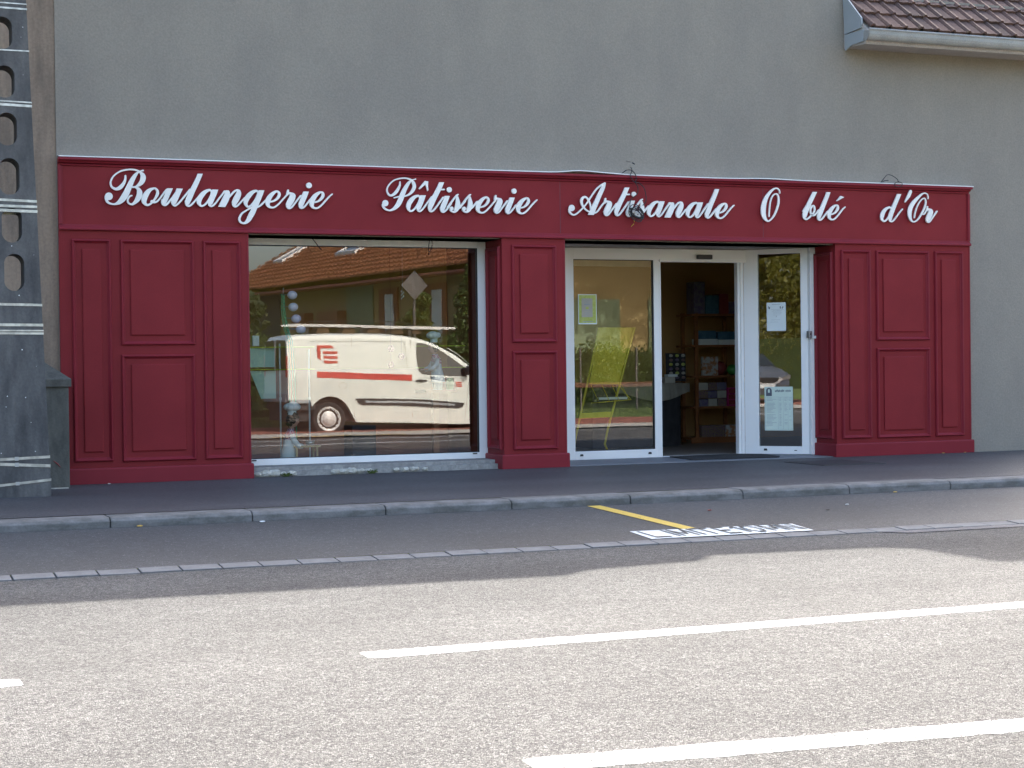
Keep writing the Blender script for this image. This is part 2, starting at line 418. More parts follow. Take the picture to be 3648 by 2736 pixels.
build('limit_lettering', tm, 'bay_asphalt', kind='structure')
m = MB()
def roadz(y): return -.166 if y > -5.652 else (-.166 + .008 * (-5.652 - y) / 3.548 if y > -9.2 else -.158 - .067 * (-9.2 - y) / 3.7)
def strip(x0, x1, y, w, z, mb, dy=0):
    "a painted line with a ragged edge"
    n = max(1, int((x1 - x0) / .04)); R = []
    for i in range(n + 1):
        a = x0 + (x1 - x0) * i / n; yc = y + dy * (a - x0); e0 = random.uniform(-.006, .006); e1 = random.uniform(-.006, .006); f = 1 if 0 < i < n else .8
        ya, yb2 = yc + (w / 2 + e0) * f, yc - (w / 2 + e1) * f
        R.append([(a, ya, (roadz(ya) + .002) if z is None else z), (a, yb2, (roadz(yb2) + .002) if z is None else z)])
    mb.rings(R, close=False)
for x0, x1 in ((-28, -22), (-16.4, -10.4), (-4.6, -1.33), (0.02, 9.0), (13, 19), (24, 30)): strip(x0, x1, -9.01, .165, None, m)
build('centre_line', m, 'paint_white', kind='structure')
m = MB(); strip(-.06, 12, -10.948, .165, None, m, -.085); strip(-30, -5, -11.1, .14, None, m); build('side_line', m, 'paint_white', kind='structure')
# the far side of the street (seen in the shop glass)
sheet('far_kerb', XS, [(-12.9, -.20), (-13.25, -.195)], 'pale_paving')
sheet('far_layby', XS, [(-13.25, -.205), (-15.3, -.225)], 'pale_paving')
sheet('far_footpath', XS, [(-15.3, -.222), (-18.3, -.20)], 'red_paving')
sheet('grass_bank', XS, [(-18.3, -.198), (-18.9, -.05), (-20.5, .05), (-60, .1)], 'grass_green')
m = MB(); strip(5.4, 7.9, -12.98, .12, -.194, m); strip(9.2, 10.4, -12.98, .12, -.194, m); build('yellow_kerb_line', m, 'paint_yellow', kind='structure')

# ================================================================== BAKERY BUILDING
bl = thing('building', 'grey rendered building that holds the bakery, tiled roof at its right end', 'building', (4, 2, 0))
G0 = .04
WTOP = [(-.006, 5.6), (1.8, 5.74), (4.88, 5.88), (5.0, 5.72), (5.76, 5.62), (5.84, 5.42), (7.0, 5.52), (7.9, 5.95), (8.2, 6.1)]  # wall top out of view, its profile shaped to cast the road's shadow edge
w = MB()
for x0, x1 in ((-.006, 1.66), (4.29, 4.86), (8.10, 11.0)): w.box(x0, x1, G0, .50, -.3, 2.262)
w.prism([(-.006, 2.262)] + WTOP + [(8.2, 2.262)], lambda u, v, d: (u, G0 + d, v), .46)
w.box(8.2, 11, G0, .50, 2.262, 4.95)
build('wall', w, 'render_grey', bl)
w = MB(); w.box(9.0, 10.2, 3.2, 9, 4.0, 9.15); w.box(-.006, 8.3, 4.95, 9, 0, 5.6); w.box(8.3, 10.9, 4.95, 9, 0, 4.5); build('rear_shade_mass', w, 'render_grey', bl)  # first, tall block is unseen, added only to extend the shadow on the road
# room behind the glass
w = MB(); w.box(-.006, 10.9, 4.6, 4.9, 0, 2.75); w.box(-.006, .2, .5, 4.6, 0, 2.75); w.box(10.7, 10.9, .5, 4.6, 0, 2.75); build('inner_wall', w, 'shop_wall', bl)
w = MB(); w.box(-.006, 10.9, .98, 4.6, -.05, .006); w.box(-.006, 4.9, .50, .98, -.05, .006); w.box(8.06, 10.9, .5, .98, -.05, .006); build('shop_floor', w, 'shop_floor', bl)
w = MB(); w.box(-.006, 10.9, .5, 4.9, 2.75, 2.8); build('ceiling', w, 'shop_ceiling', bl)
w = MB(); w.box(1.66, 4.29, .06, .50, 2.262, 2.275); w.box(4.86, 8.10, .06, 1.03, 2.262, 2.275); w.box(4.86, 8.10, .97, 1.03, 2.255, 2.75); w.box(4.86, 4.91, .44, 1.03, 0, 2.255); build('soffit', w, 'soffit', bl)
w = MB(); w.box(4.912, 8.053, .03, .985, -.04, .008); build('door_step', w, 'step_stone', bl)
# eave and roof at the right
sl_ = .84; E0 = (-.40, 4.50)
tl = MB()
nx, ny = 14, 9; tw = .2; ex = .285
ca, sa = cos(atan2(sl_, 1)), sin(atan2(sl_, 1))
def rp(x, s, h): return (x, E0[0] + s * ca - h * sa, E0[1] + s * sa + h * ca)
prof = [(0, .012), (.018, .034), (.04, .034), (.055, .014), (.10, .010), (.15, .016), (.185, .012), (.2, .010)]
for j in range(ny):
    for i in range(nx):
        x0 = 8.235 + i * tw; s0 = j * ex - .03; jz = random.uniform(-.003, .004); js = random.uniform(-.006, .006)
        A = [rp(x0 + u * .985, s0 + js, h + .038 + jz) for u, h in prof]; B = [rp(x0 + u * .985, s0 + ex + .05, h + .006) for u, h in prof]
        A0 = [rp(x0 + u * .985, s0 + js + .004, h + .010 + jz) for u, h in prof]
        n = len(prof); tl.add(A0 + A + B, [(k, k + 1, n + k + 1, n + k) for k in range(n - 1)] + [(n + k, n + k + 1, 2 * n + k + 1, 2 * n + k) for k in range(n - 1)]
                              + [(0, n, 2 * n), (n - 1, 3 * n - 1, 2 * n - 1)])
roof = build('tile_roof', tl, 'tile_dark', bl)
w = MB(); w.prism([(E0[0], E0[1] - .02), (3.2, E0[1] + 3.6 * sl_ - .02), (3.2, 4.6), (.04, 4.36), (-.36, 4.34), (-.40, 4.40)], lambda u, v, d: (8.215 + d, u, v), 2.85); build('eave_box', w, 'soffit', roof)
w = MB(); w.prism([(-.002, 4.50), (-.30, 4.515), (-.325, 4.56), (-.32, 4.62), (-.083, 4.85), (.03, 4.97)], lambda u, v, d: (8.195 + d, u, v), .018)
w.prism([(-.002, 4.33), (-.02, 4.33), (-.12, 4.363), (-.35, 4.371), (-.36, 4.49), (-.002, 4.497)], lambda u, v, d: (8.198 + d, u, v), .016); build('flashing', w, 'flashing', bl)
gt = MB()
gp = [(-.335, 4.475)] + [(-.40 + .058 * cos(t), 4.455 + .085 * sin(t) - .0) for t in [-pi * k / 10 for k in range(1, 10)]] + [(-.458, 4.462), (-.468, 4.478), (-.46, 4.492), (-.448, 4.486)]
R = [[(x, y, z) for y, z in gp] for x in (8.20, 11.07)]
gt.rings(R, close=False)
gt.prism(gp[:11], lambda u, v, d: (8.20 + d, u, v), .006); gut = build('gutter', gt, 'zinc', bl, smooth=False)
for k in range(7):
    x = 8.38 + .375 * k; q = MB()
    q.rings([[(x + dx, -.40 + (y + .40) * 1.05, 4.455 + (z - 4.455) * 1.05) for y, z in gp[:11]] for dx in (0, .008)], close=False); build('gutter_bracket', q, 'zinc', gut)

# ------------------------------------------------------------------ red shopfront
sf = thing('shopfront', 'dark red panelled timber shopfront with white script lettering on its fascia', 'shopfront', (4.9, 0, 0))
front = lambda u, v, d: (u, -d, v)
def left_face(X): return lambda u, v, d: (X - d, u, v)
def moulding(mb, r, fn, prof):
    x0, x1, z0, z1 = r; R = []
    for o, h in prof: R.append([fn(x0 + o, z0 + o, h), fn(x1 - o, z0 + o, h), fn(x1 - o, z1 - o, h), fn(x0 + o, z1 - o, h)])
    mb.rings(R)
MP = [(0, 0), (.001, .016), (.007, .027), (.014, .029), (.022, .022), (.027, .010), (.036, .004), (.037, 0)]
RPf = [(0, 0), (.0005, .014), (.008, .018), (.012, .018)]
def panel(par, outer, inner, fn):
    a = MB(); moulding(a, outer, fn, MP); build('panel_moulding', a, 'red_molding', par, fixn=True)
    c = MB(); moulding(c, inner, fn, RPf)
    x0, x1, z0, z1 = inner; o = .012; c.quad(fn(x0 + o, z0 + o, .018), fn(x1 - o, z0 + o, .018), fn(x1 - o, z1 - o, .018), fn(x0 + o, z1 - o, .018))
    build('raised_panel', c, 'red_paint', par)
HP = .141
def plinth(x0, x1, side=None, mb=None):
    c = MB()
    def ring(pts, z): return [(x, y, z) for x, y in pts]
    def out(e):
        if side is None: return [(x0, G0), (x0, -e), (x1 + e * .6, -e), (x1 + e * .6, G0)]
        return [(side - e, .44), (side - e, -e), (x1 + e * .6, -e), (x1 + e * .6, .44)]
    c.rings([ring(out(.03), .001), ring(out(.03), HP - .012), ring(out(.024), HP), ring(out(.002), HP + .001)])
    return c
pil = []
for nm, x0, x1, side, pans in (
    ('left', 0.0, 1.711, None, [((.105, .452, .2, 2.193), (.196, .366, .286, 2.105)), ((.535, 1.202, 1.241, 2.193), (.622, 1.112, 1.330, 2.105)), ((.533, 1.200, .19, 1.156), (.620, 1.110, .282, 1.068)), ((1.283, 1.634, .19, 2.193), (1.368, 1.546, .284, 2.108))]),
    ('mid', 4.237, 4.911, 4.237, [((4.333, 4.813, 1.243, 2.202), (4.423, 4.726, 1.334, 2.113)), ((4.333, 4.813, .185, 1.159), (4.423, 4.727, .280, 1.071))]),
    ('right', 8.054, 9.783, 8.054, [((8.118, 8.487, .192, 2.206), (8.213, 8.403, .283, 2.116)), ((8.558, 9.238, 1.240, 2.205), (8.648, 9.155, 1.331, 2.116)), ((8.560, 9.240, .188, 1.156), (8.650, 9.157, .270, 1.064)), ((9.311, 9.684, .188, 2.207), (9.400, 9.592, .284, 2.118))])):
    c = MB()
    c.box(x0, x1, 0, G0 + .01, 0, 2.272)
    if side: c.box(side, side + .04, G0 + .01, .44, 0, 2.262); c.box(x1 - .035, x1 - .0, G0 + .01, .43, 0, 2.262) if nm == 'mid' else None
    po = build('pilaster', c, 'red_paint', sf, bevel=.002)
    for o, i in pans: panel(po, o, i, front)
    if side:
        panel(po, (.045, .395, .19, 2.19), (.135, .305, .285, 2.10), left_face(side))
    build('plinth', plinth(x0, x1, side), 'red_molding', po)
    c = MB(); c.box(x1 - .014, x1 + .001, -.004, G0, HP, 2.268); build('edge_bead', c, 'red_molding', po)
W_ = 9.783
fa = MB(); fa.box(0, W_, 0, G0 + .01, 2.272, 2.905); fas = build('fascia', fa, 'red_paint', sf)
c = MB()
def hbar(mb, prof, x0, x1):
    "prof (d, z) swept along x"
    mb.prism(prof, lambda u, v, d: (x0 + d, -u, v), x1 - x0)
hbar(c, [(0, 2.890), (.058, 2.890), (.062, 2.896), (.060, 2.914), (.052, 2.918), (0, 2.918)], 0, W_ + .006)
hbar(c, [(0, 2.862), (.030, 2.870), (.042, 2.889), (0, 2.889)], .0, W_ - .004)
hbar(c, [(0, 2.842), (.016, 2.846), (.020, 2.858), (.016, 2.861), (0, 2.861)], .028, W_ - .028)
build('cornice', c, 'red_molding', fas)
c = MB(); hbar(c, [(0, 2.268), (.034, 2.272), (.036, 2.284), (.026, 2.300), (.012, 2.306), (.008, 2.322), (0, 2.324)], 0, W_)
for a, b_ in ((.0, .028), (W_ - .028, W_)): c.box(a, b_, -.018, 0, 2.324, 2.842)
c.box(.028, .038, -.008, 0, 2.324, 2.842); c.box(W_ - .038, W_ - .028, -.008, 0, 2.324, 2.842)
build('fascia_moulding', c, 'red_molding', fas, bevel=.002)
for x in (4.865, 7.178): c = MB(); c.box(x, x + .003, -.0012, .0005, 2.324, 2.842); build('seam', c, 'text_dark', fas)
# white sealant line along the top, lifting off near the middle
c = MB()
def wave(x): return .020 * math.exp(-((x - 5.05) / .18)**2) + .012 * math.exp(-((x - 5.3) / .25)**2) + .010 * math.exp(-((x - 7.2) / .3)**2) + .002 * sin(x * 1.7)
xs = [.0 + i * (W_ + .02) / 120 for i in range(121)]
c.rings([[(x, -.058, 2.9185 + wave(x)), (x, -.058, 2.9275 + wave(x)), (x, G0, 2.931 + wave(x) * .6), (x, G0, 2.920 + wave(x) * .6)] for x in xs]); build('flashing_strip', c, 'white_frame', fas)

# lettering -------------------------------------------------------------
LET={'B':'P746,2817,15 724,2812,10 700,2800,16 674,2771,31 645,2723,42 619,2667,49 592,2608,55 565,2564,54 534,2530,40 505,2513,24 476,2507,15 443,2514,17 422,2531,22 414,2556,25 416,2575,29;D438,2577,34;P587,2765,15 585,2732,20 572,2699,27 546,2665,34 521,2648,31 496,2644,24 467,2660,18 455,2688,17 459,2718,15 479,2755,14 516,2788,14 559,2810,15 617,2822,14 661,2822,15 697,2814,15 722,2798,22 740,2777,40 745,2752,48 735,2718,44 713,2692,33 688,2675,18 673,2667,16 651,2665,15;P677,2665,16 698,2651,29 710,2626,46 710,2597,49 697,2564,47 675,2534,33 649,2513,22 627,2511,16 609,2525,16 604,2547,15 614,2569,15 628,2584,15 641,2588,13;P851,2659,17 826,2654,22 796,2636,37 770,2602,48 755,2569,49 751,2539,44 762,2516,27 783,2507,20 809,2519,18 835,2545,18 858,2579,22 873,2612,26 871,2638,22 855,2656,18 840,2659,17;P822,2539,29 846,2534,20 868,2542,17 890,2565,15 913,2595,15 935,2625,17 958,2651,18;H987,2663,50 965,2614,50 940,2559,51 930,2536,48 930,2518,29;P916,2554,22 917,2525,22 934,2509,18 956,2519,18 982,2549,17 1008,2582,15 1042,2631,15;H1074,2663,56 1053,2613,52 1028,2557,52 1019,2535,48 1017,2520,30;P1006,2553,22 1009,2523,20 1027,2507,17 1052,2521,17 1078,2547,16 1116,2593,16 1146,2630,16 1168,2657,16;H1264,2804,46 1243,2755,47 1214,2695,51 1181,2628,54 1156,2572,56 1144,2537,44 1142,2519,31;P1130,2550,21 1135,2519,21 1154,2506,17 1176,2517,17 1201,2542,15 1226,2570,15 1254,2602,15;P1343,2657,21 1315,2645,31 1283,2617,42 1258,2581,45 1248,2546,42 1257,2519,24 1274,2509,17 1299,2520,17 1324,2545,17 1345,2576,18 1363,2615,18 1367,2640,18 1353,2657,18 1341,2656,19;H1401,2663,53 1385,2619,53 1366,2577,53 1354,2545,49 1352,2524,32;P1340,2548,19 1344,2521,19 1362,2509,17 1383,2520,16 1408,2547,15 1437,2586,15 1466,2621,15 1487,2650,16;H1510,2659,25 1511,2647,44 1511,2626,50 1504,2601,63 1486,2559,67 1458,2505,65;P1525,2595,18 1551,2624,18 1576,2649,18 1601,2662,19 1622,2657,21;H1619,2659,28 1618,2639,44 1611,2618,55 1600,2593,62 1587,2565,60 1578,2540,46 1574,2519,25;P1562,2554,19 1567,2522,19 1585,2511,17 1606,2522,16 1635,2552,15 1671,2592,15;P1779,2661,21 1751,2650,32 1718,2621,43 1692,2585,46 1681,2550,39 1690,2522,23 1706,2512,18 1727,2521,17 1753,2548,18 1775,2580,18 1795,2623,18 1801,2644,18 1787,2661,18 1772,2660,18;H1833,2668,50 1818,2631,54 1796,2581,56 1774,2531,57 1759,2495,54 1741,2453,54 1720,2417,54;P1733,2446,46 1717,2410,44 1700,2385,37 1679,2365,25 1654,2360,18 1631,2370,19 1620,2394,21 1630,2426,19 1651,2454,16 1684,2476,14 1720,2498,14 1745,2509,14;P1787,2508,14 1816,2524,16 1845,2550,16 1878,2582,15;P1917,2564,16 1950,2574,18 1979,2595,23 1998,2624,27 1998,2647,23 1980,2661,18 1955,2653,25 1922,2624,38 1896,2586,46 1888,2551,43 1897,2523,27 1920,2511,18 1949,2513,16 1982,2535,15 2015,2568,14 2048,2604,14 2074,2633,15;P2084,2673,18 2080,2651,22 2076,2633,18;P2081,2648,20 2107,2645,23 2132,2638,25;H2129,2644,33 2127,2628,55 2123,2610,60 2112,2585,66 2098,2556,64 2087,2531,47 2085,2513,25;P2071,2545,20 2078,2516,20 2096,2506,16 2120,2521,16 2146,2553,15 2175,2590,15 2205,2626,16;H2257,2667,51 2238,2620,53 2215,2569,55 2206,2541,48 2204,2519,29;P2191,2551,20 2196,2523,20 2213,2511,17 2237,2524,16 2266,2556,15 2296,2593,15;D2285,2725,27;P2344,2570,16 2373,2580,18 2400,2602,25 2418,2631,29 2417,2656,24 2400,2665,18 2374,2655,27 2341,2626,40 2315,2586,47 2309,2550,43 2317,2526,27 2339,2514,18 2369,2518,16 2402,2542,15 2440,2582,15 2477,2622,14 2509,2650,12',
'P':'P3341,2816,12 3318,2810,10 3295,2799,17 3265,2769,30 3234,2721,39 3210,2673,47 3191,2625,49 3167,2577,47 3136,2540,35 3101,2517,22 3071,2510,15 3037,2520,19 3014,2541,22 3009,2562,22;D3034,2578,30;P3183,2785,11 3181,2752,19 3165,2719,26 3142,2685,30 3111,2659,24 3084,2653,19 3062,2669,17 3052,2698,15 3059,2730,13 3086,2767,13 3124,2798,13 3174,2815,13 3228,2822,13 3270,2816,14 3300,2803,19 3319,2778,32 3327,2745,34 3315,2712,32 3287,2678,24 3256,2658,17 3222,2649,15 3172,2643,14 3141,2636,13 3124,2631,13;G3371,2728 3434,2801 3469,2797 3465,2756 3469,2711 3459,2704 3452,2727 3439,2766 3380,2718;P3358,2656,21 3330,2645,31 3298,2616,42 3273,2581,45 3264,2546,42 3272,2518,24 3289,2508,17 3314,2519,17 3339,2544,17 3360,2576,18 3379,2615,18 3382,2639,18 3369,2656,18 3356,2656,19;H3416,2663,53 3400,2619,53 3382,2576,53 3369,2545,49 3367,2524,32;P3355,2548,19 3360,2520,19 3377,2508,17 3398,2519,16 3423,2546,15 3452,2585,15 3481,2621,15 3502,2649,16;H3606,2793,49 3582,2741,51 3550,2682,54 3514,2618,58 3494,2574,56 3484,2544,43 3484,2523,27;P3590,2723,15 3629,2724,15;P3473,2559,21 3478,2522,21 3497,2510,18 3525,2527,17 3556,2564,16 3588,2606,16 3620,2647,16;H3661,2663,51 3642,2615,53 3620,2565,55 3610,2536,48 3608,2515,29;P3595,2546,20 3601,2518,20 3617,2506,17 3641,2519,16 3671,2552,15 3700,2588,15;D3683,2723,26;P3663,2552,18 3696,2594,18 3729,2637,17 3762,2672,17 3772,2679,13;H3765,2661,16 3765,2638,31 3769,2608,43 3768,2577,50 3760,2546,53 3750,2531,49;P3767,2562,32 3758,2537,36 3735,2513,24 3711,2513,18 3695,2526,20 3693,2543,20;D3705,2543,18;P3785,2551,18 3814,2582,17 3843,2613,17;P3791,2553,18 3824,2596,18 3857,2639,17 3890,2674,17 3900,2681,13;H3893,2663,16 3893,2640,31 3897,2609,43 3896,2579,50 3888,2548,53 3878,2533,49;P3895,2564,32 3886,2539,36 3863,2515,24 3839,2515,18 3823,2528,20 3821,2545,20;D3833,2545,18;P3913,2552,18 3942,2584,17 3971,2615,17;P4004,2562,16 4036,2571,18 4065,2593,23 4084,2622,27 4084,2645,23 4066,2659,18 4041,2651,25 4008,2622,38 3982,2584,46 3974,2549,43 3983,2521,27 4006,2509,18 4035,2511,16 4068,2533,15 4101,2566,14 4134,2602,14 4160,2631,15;P4163,2676,18 4159,2654,22 4155,2636,18;P4161,2650,20 4186,2647,23 4212,2641,25;H4208,2646,33 4206,2630,55 4202,2612,60 4191,2587,66 4178,2558,64 4167,2533,47 4164,2515,25;P4150,2547,20 4157,2519,20 4175,2509,16 4199,2523,16 4225,2556,15 4255,2592,15 4285,2628,16;H4337,2664,51 4318,2617,53 4295,2567,55 4286,2538,48 4284,2517,29;P4271,2548,20 4276,2520,20 4293,2508,17 4317,2521,16 4347,2554,15 4376,2590,15;D4357,2727,26;P4433,2566,16 4463,2576,18 4489,2598,25 4508,2627,29 4506,2652,24 4490,2661,18 4464,2651,27 4430,2622,40 4404,2582,47 4398,2546,43 4407,2522,27 4429,2510,18 4458,2514,16 4492,2538,15 4529,2578,15 4567,2618,14 4599,2646,12',
'A':'D4977,2577,32;P4953,2565,23 4955,2535,22 4984,2511,17 5017,2514,15 5056,2541,14 5095,2577,14 5134,2618,14 5173,2671,15 5213,2725,15 5252,2774,16 5301,2811,18 5343,2833,20;H5343,2833,19 5330,2807,36 5315,2776,46 5285,2718,51 5250,2647,53 5216,2580,58 5185,2513,64;P5172,2540,16 5133,2561,16 5100,2595,21 5086,2630,25 5086,2656,28 5096,2678,25 5121,2690,21 5145,2679,18 5166,2649,18 5180,2614,16 5184,2579,14;P5218,2532,16 5254,2546,15 5298,2600,15 5343,2649,16;P5348,2678,18 5344,2656,22 5340,2638,18;P5346,2652,20 5371,2649,23 5397,2643,25;H5393,2648,33 5391,2632,55 5387,2614,60 5376,2589,66 5363,2560,64 5352,2535,47 5350,2518,25;P5335,2549,20 5342,2521,20 5360,2511,16 5384,2525,16 5410,2558,15 5440,2594,15 5470,2631,16;H5589,2797,49 5565,2745,51 5533,2685,54 5497,2622,58 5477,2578,56 5467,2548,43 5467,2526,27;P5573,2727,15 5612,2728,15;P5456,2563,21 5461,2526,21 5480,2514,18 5508,2531,17 5539,2568,16 5571,2609,16 5603,2650,16;H5649,2666,51 5630,2618,53 5607,2568,55 5598,2539,48 5596,2518,29;P5583,2549,20 5588,2521,20 5605,2509,17 5629,2522,16 5658,2555,15 5688,2591,15;D5665,2731,25;P5649,2554,18 5682,2597,18 5715,2640,17 5748,2675,17 5759,2682,13;H5751,2664,16 5751,2641,31 5756,2610,43 5754,2580,50 5747,2549,53 5736,2533,49;P5753,2564,32 5745,2539,36 5722,2516,24 5697,2515,18 5681,2528,20 5679,2546,20;D5692,2546,18;P5771,2553,18 5800,2585,17 5829,2616,17;P5924,2661,21 5896,2650,31 5864,2621,42 5839,2585,45 5829,2550,42 5838,2523,24 5855,2513,17 5880,2524,17 5905,2549,17 5926,2581,18 5944,2619,18 5948,2644,18 5934,2661,18 5922,2661,19;H5982,2668,53 5965,2623,53 5947,2581,53 5935,2550,49 5932,2529,32;P5920,2553,19 5925,2525,19 5943,2513,17 5964,2524,16 5989,2551,15 6018,2590,15 6047,2626,15 6068,2654,16;H6093,2659,25 6094,2647,44 6094,2626,50 6087,2601,63 6069,2559,67 6041,2504,65;P6109,2595,18 6134,2623,18 6159,2649,18 6184,2661,19 6205,2657,21;H6202,2658,28 6201,2639,44 6194,2618,55 6183,2593,62 6170,2565,60 6161,2540,46 6157,2519,25;P6145,2554,19 6150,2522,19 6168,2510,17 6189,2521,16 6218,2552,15 6254,2591,15;P6364,2660,21 6336,2649,31 6304,2620,42 6279,2585,45 6270,2550,42 6278,2522,24 6295,2512,17 6320,2523,17 6345,2548,17 6366,2580,18 6385,2619,18 6388,2643,18 6375,2660,18 6362,2660,19;H6422,2667,53 6406,2623,53 6388,2580,53 6375,2549,49 6373,2528,32;P6361,2552,19 6366,2524,19 6383,2512,17 6404,2523,16 6429,2550,15 6458,2589,15 6487,2625,15 6509,2653,16;H6615,2808,46 6594,2758,47 6565,2698,51 6532,2632,54 6507,2576,56 6495,2541,44 6493,2523,31;P6481,2554,21 6486,2523,21 6505,2510,17 6527,2521,17 6552,2545,15 6577,2574,15 6605,2606,15;P6645,2566,16 6675,2576,18 6701,2598,25 6720,2627,29 6718,2652,24 6702,2661,18 6676,2651,27 6642,2622,40 6616,2582,47 6610,2546,43 6619,2522,27 6641,2510,18 6670,2514,16 6704,2538,15 6741,2578,15 6779,2618,14 6811,2646,12',
'O':'P7362,2786,11 7359,2811,13 7341,2831,14 7315,2837,15 7284,2825,19 7242,2790,29 7200,2735,41 7174,2676,51 7163,2617,56 7165,2563,51 7182,2518,36 7213,2492,17 7244,2502,15 7281,2539,17 7312,2589,20 7339,2657,22 7348,2716,22 7340,2761,18 7320,2778,15 7289,2768,14 7262,2732,14 7246,2682,14 7238,2628,14 7232,2573,14 7231,2542,14',
'b':'H7789,2811,50 7759,2758,53 7722,2693,55 7689,2629,55 7668,2574,50 7662,2538,32;P7649,2583,22 7651,2542,22 7677,2520,19 7709,2534,17 7747,2567,17 7779,2604,18 7782,2645,20 7769,2665,19 7742,2648,22 7731,2612,20 7741,2576,17 7768,2562,17 7805,2586,17 7837,2623,17;P7642,2603,14 7668,2638,17 7690,2665,20;H7956,2813,46 7935,2764,47 7906,2704,51 7874,2637,54 7848,2581,56 7836,2546,44 7834,2529,31;P7822,2560,21 7827,2528,21 7846,2515,17 7869,2526,17 7893,2551,15 7918,2579,15 7947,2611,15;P7995,2580,16 8024,2591,18 8050,2613,25 8069,2642,29 8068,2667,24 8051,2675,18 8025,2666,27 7992,2636,40 7966,2596,47 7960,2561,43 7968,2536,27 7990,2524,18 8020,2528,16 8053,2552,15 8091,2592,15 8128,2633,14 8160,2660,12;G8051,2722 8106,2778 8148,2764 8059,2720',
'd':'P8716,2670,21 8682,2656,29 8645,2621,42 8627,2582,46 8622,2544,33 8640,2522,19 8662,2522,16 8694,2549,16 8722,2592,17 8741,2635,18 8736,2665,18 8709,2669,19;H8845,2816,50 8819,2763,50 8787,2701,52 8759,2643,54 8736,2592,54 8726,2554,48 8726,2531,32;P8717,2554,21 8721,2527,20 8748,2518,16 8780,2540,15 8822,2587,14 8859,2630,13 8886,2655,12;P8991,2848,34 8970,2805,36 8942,2766,25 8919,2733,12;P9216,2776,11 9216,2800,12 9205,2824,12 9172,2835,13 9135,2821,19 9084,2781,30 9029,2729,42 8991,2675,48 8977,2621,48 8981,2571,38 8999,2533,23 9026,2520,14 9059,2530,14 9096,2562,15 9133,2613,18 9166,2667,19 9185,2718,18 9185,2756,16 9167,2779,13 9139,2767,12 9102,2731,12 9074,2684,12 9055,2638,13 9043,2599,13 9038,2566,13;P9138,2609,13 9161,2605,14 9184,2633,14 9207,2664,17;P9207,2687,18 9203,2665,22 9199,2647,18;P9205,2661,20 9231,2658,23 9256,2652,25;H9252,2657,33 9250,2641,55 9246,2623,60 9235,2598,66 9222,2570,64 9211,2544,47 9209,2527,25;P9195,2558,20 9201,2530,20 9220,2520,16 9243,2535,16 9269,2567,15 9299,2603,15 9329,2640,16'}

def strokes(code):
    out = []
    for s in code.split(';'):
        out.append((s[0], [tuple(int(v) / 1000 for v in p.split(',')) for p in s[1:].split(' ')]))
    return out
def crom(pts, n=5):
    if len(pts) < 3: return pts
    P = [pts[0]] + pts + [pts[-1]]; o = []
    for i in range(1, len(P) - 2):
        a, b, c, d = P[i - 1:i + 3]
        for k in range(n):
            t = k / n
            o.append(tuple(.5 * (2 * b[j] + (c[j] - a[j]) * t + (2 * a[j] - 5 * b[j] + 4 * c[j] - d[j]) * t * t + (3 * b[j] - a[j] - 3 * c[j] + d[j]) * t**3) for j in range(len(b))))
    o.append(pts[-1]); return o
def letter_mesh(code):
    mb = MB()
    for q, (k, pts) in enumerate(strokes(code)):
        yf = -.040 - q * .00025; yb = -.024
        if k == 'G': mb.prism(pts, lambda u, v, d: (u, yf + d, v), yb - yf); continue
        if k == 'D':
            x, z, r = pts[0]; mb.prism([(x + r * cos(a * pi / 12), z + r * sin(a * pi / 12)) for a in range(24)], lambda u, v, d: (u, yf + d, v), yb - yf); continue
        C_ = crom(pts); L = []; Rr = []
        for i, (x, z, w) in enumerate(C_):
            if k == 'H': L.append((x - w / 2, z)); Rr.append((x + w / 2, z)); continue
            a = C_[max(i - 1, 0)]; b = C_[min(i + 1, len(C_) - 1)]; dx, dz = b[0] - a[0], b[1] - a[1]; l = sqrt(dx * dx + dz * dz) or 1
            L.append((x - dz / l * w / 2, z + dx / l * w / 2)); Rr.append((x + dz / l * w / 2, z - dx / l * w / 2))
        n = len(C_); vs = []
        for i in range(n): vs += [(L[i][0], yf, L[i][1]), (Rr[i][0], yf, Rr[i][1]), (Rr[i][0], yb, Rr[i][1]), (L[i][0], yb, L[i][1])]
        fs = []
        for i in range(n - 1):
            for j in range(4): fs.append((4 * i + j, 4 * i + (j + 1) % 4, 4 * i + 4 + (j + 1) % 4, 4 * i + 4 + j))
        fs += [(3, 2, 1, 0), (4 * n - 4, 4 * n - 3, 4 * n - 2, 4 * n - 1)]; mb.add(vs, fs)
        if k == 'P':
            for e, (x, z, w) in enumerate((C_[0], C_[-1])):
                r = w / 2; mb.prism([(x + r * cos(a * pi / 8), z + r * sin(a * pi / 8)) for a in range(16)], lambda u, v, d: (u, yf - .0001 * (e + 1) + d, v), yb - yf)
    return mb
for k, lab in (('B', 'white script word Boulangerie'), ('P', 'white script word Pâtisserie'), ('A', 'white script word Artisanale'), ('O', 'single white script capital O'), ('b', 'short white script word right of the capital O'), ('d', 'last short white script word on the right')):
    o = build('lettering', letter_mesh(LET[k]), 'white_letter', sf, label=lab)

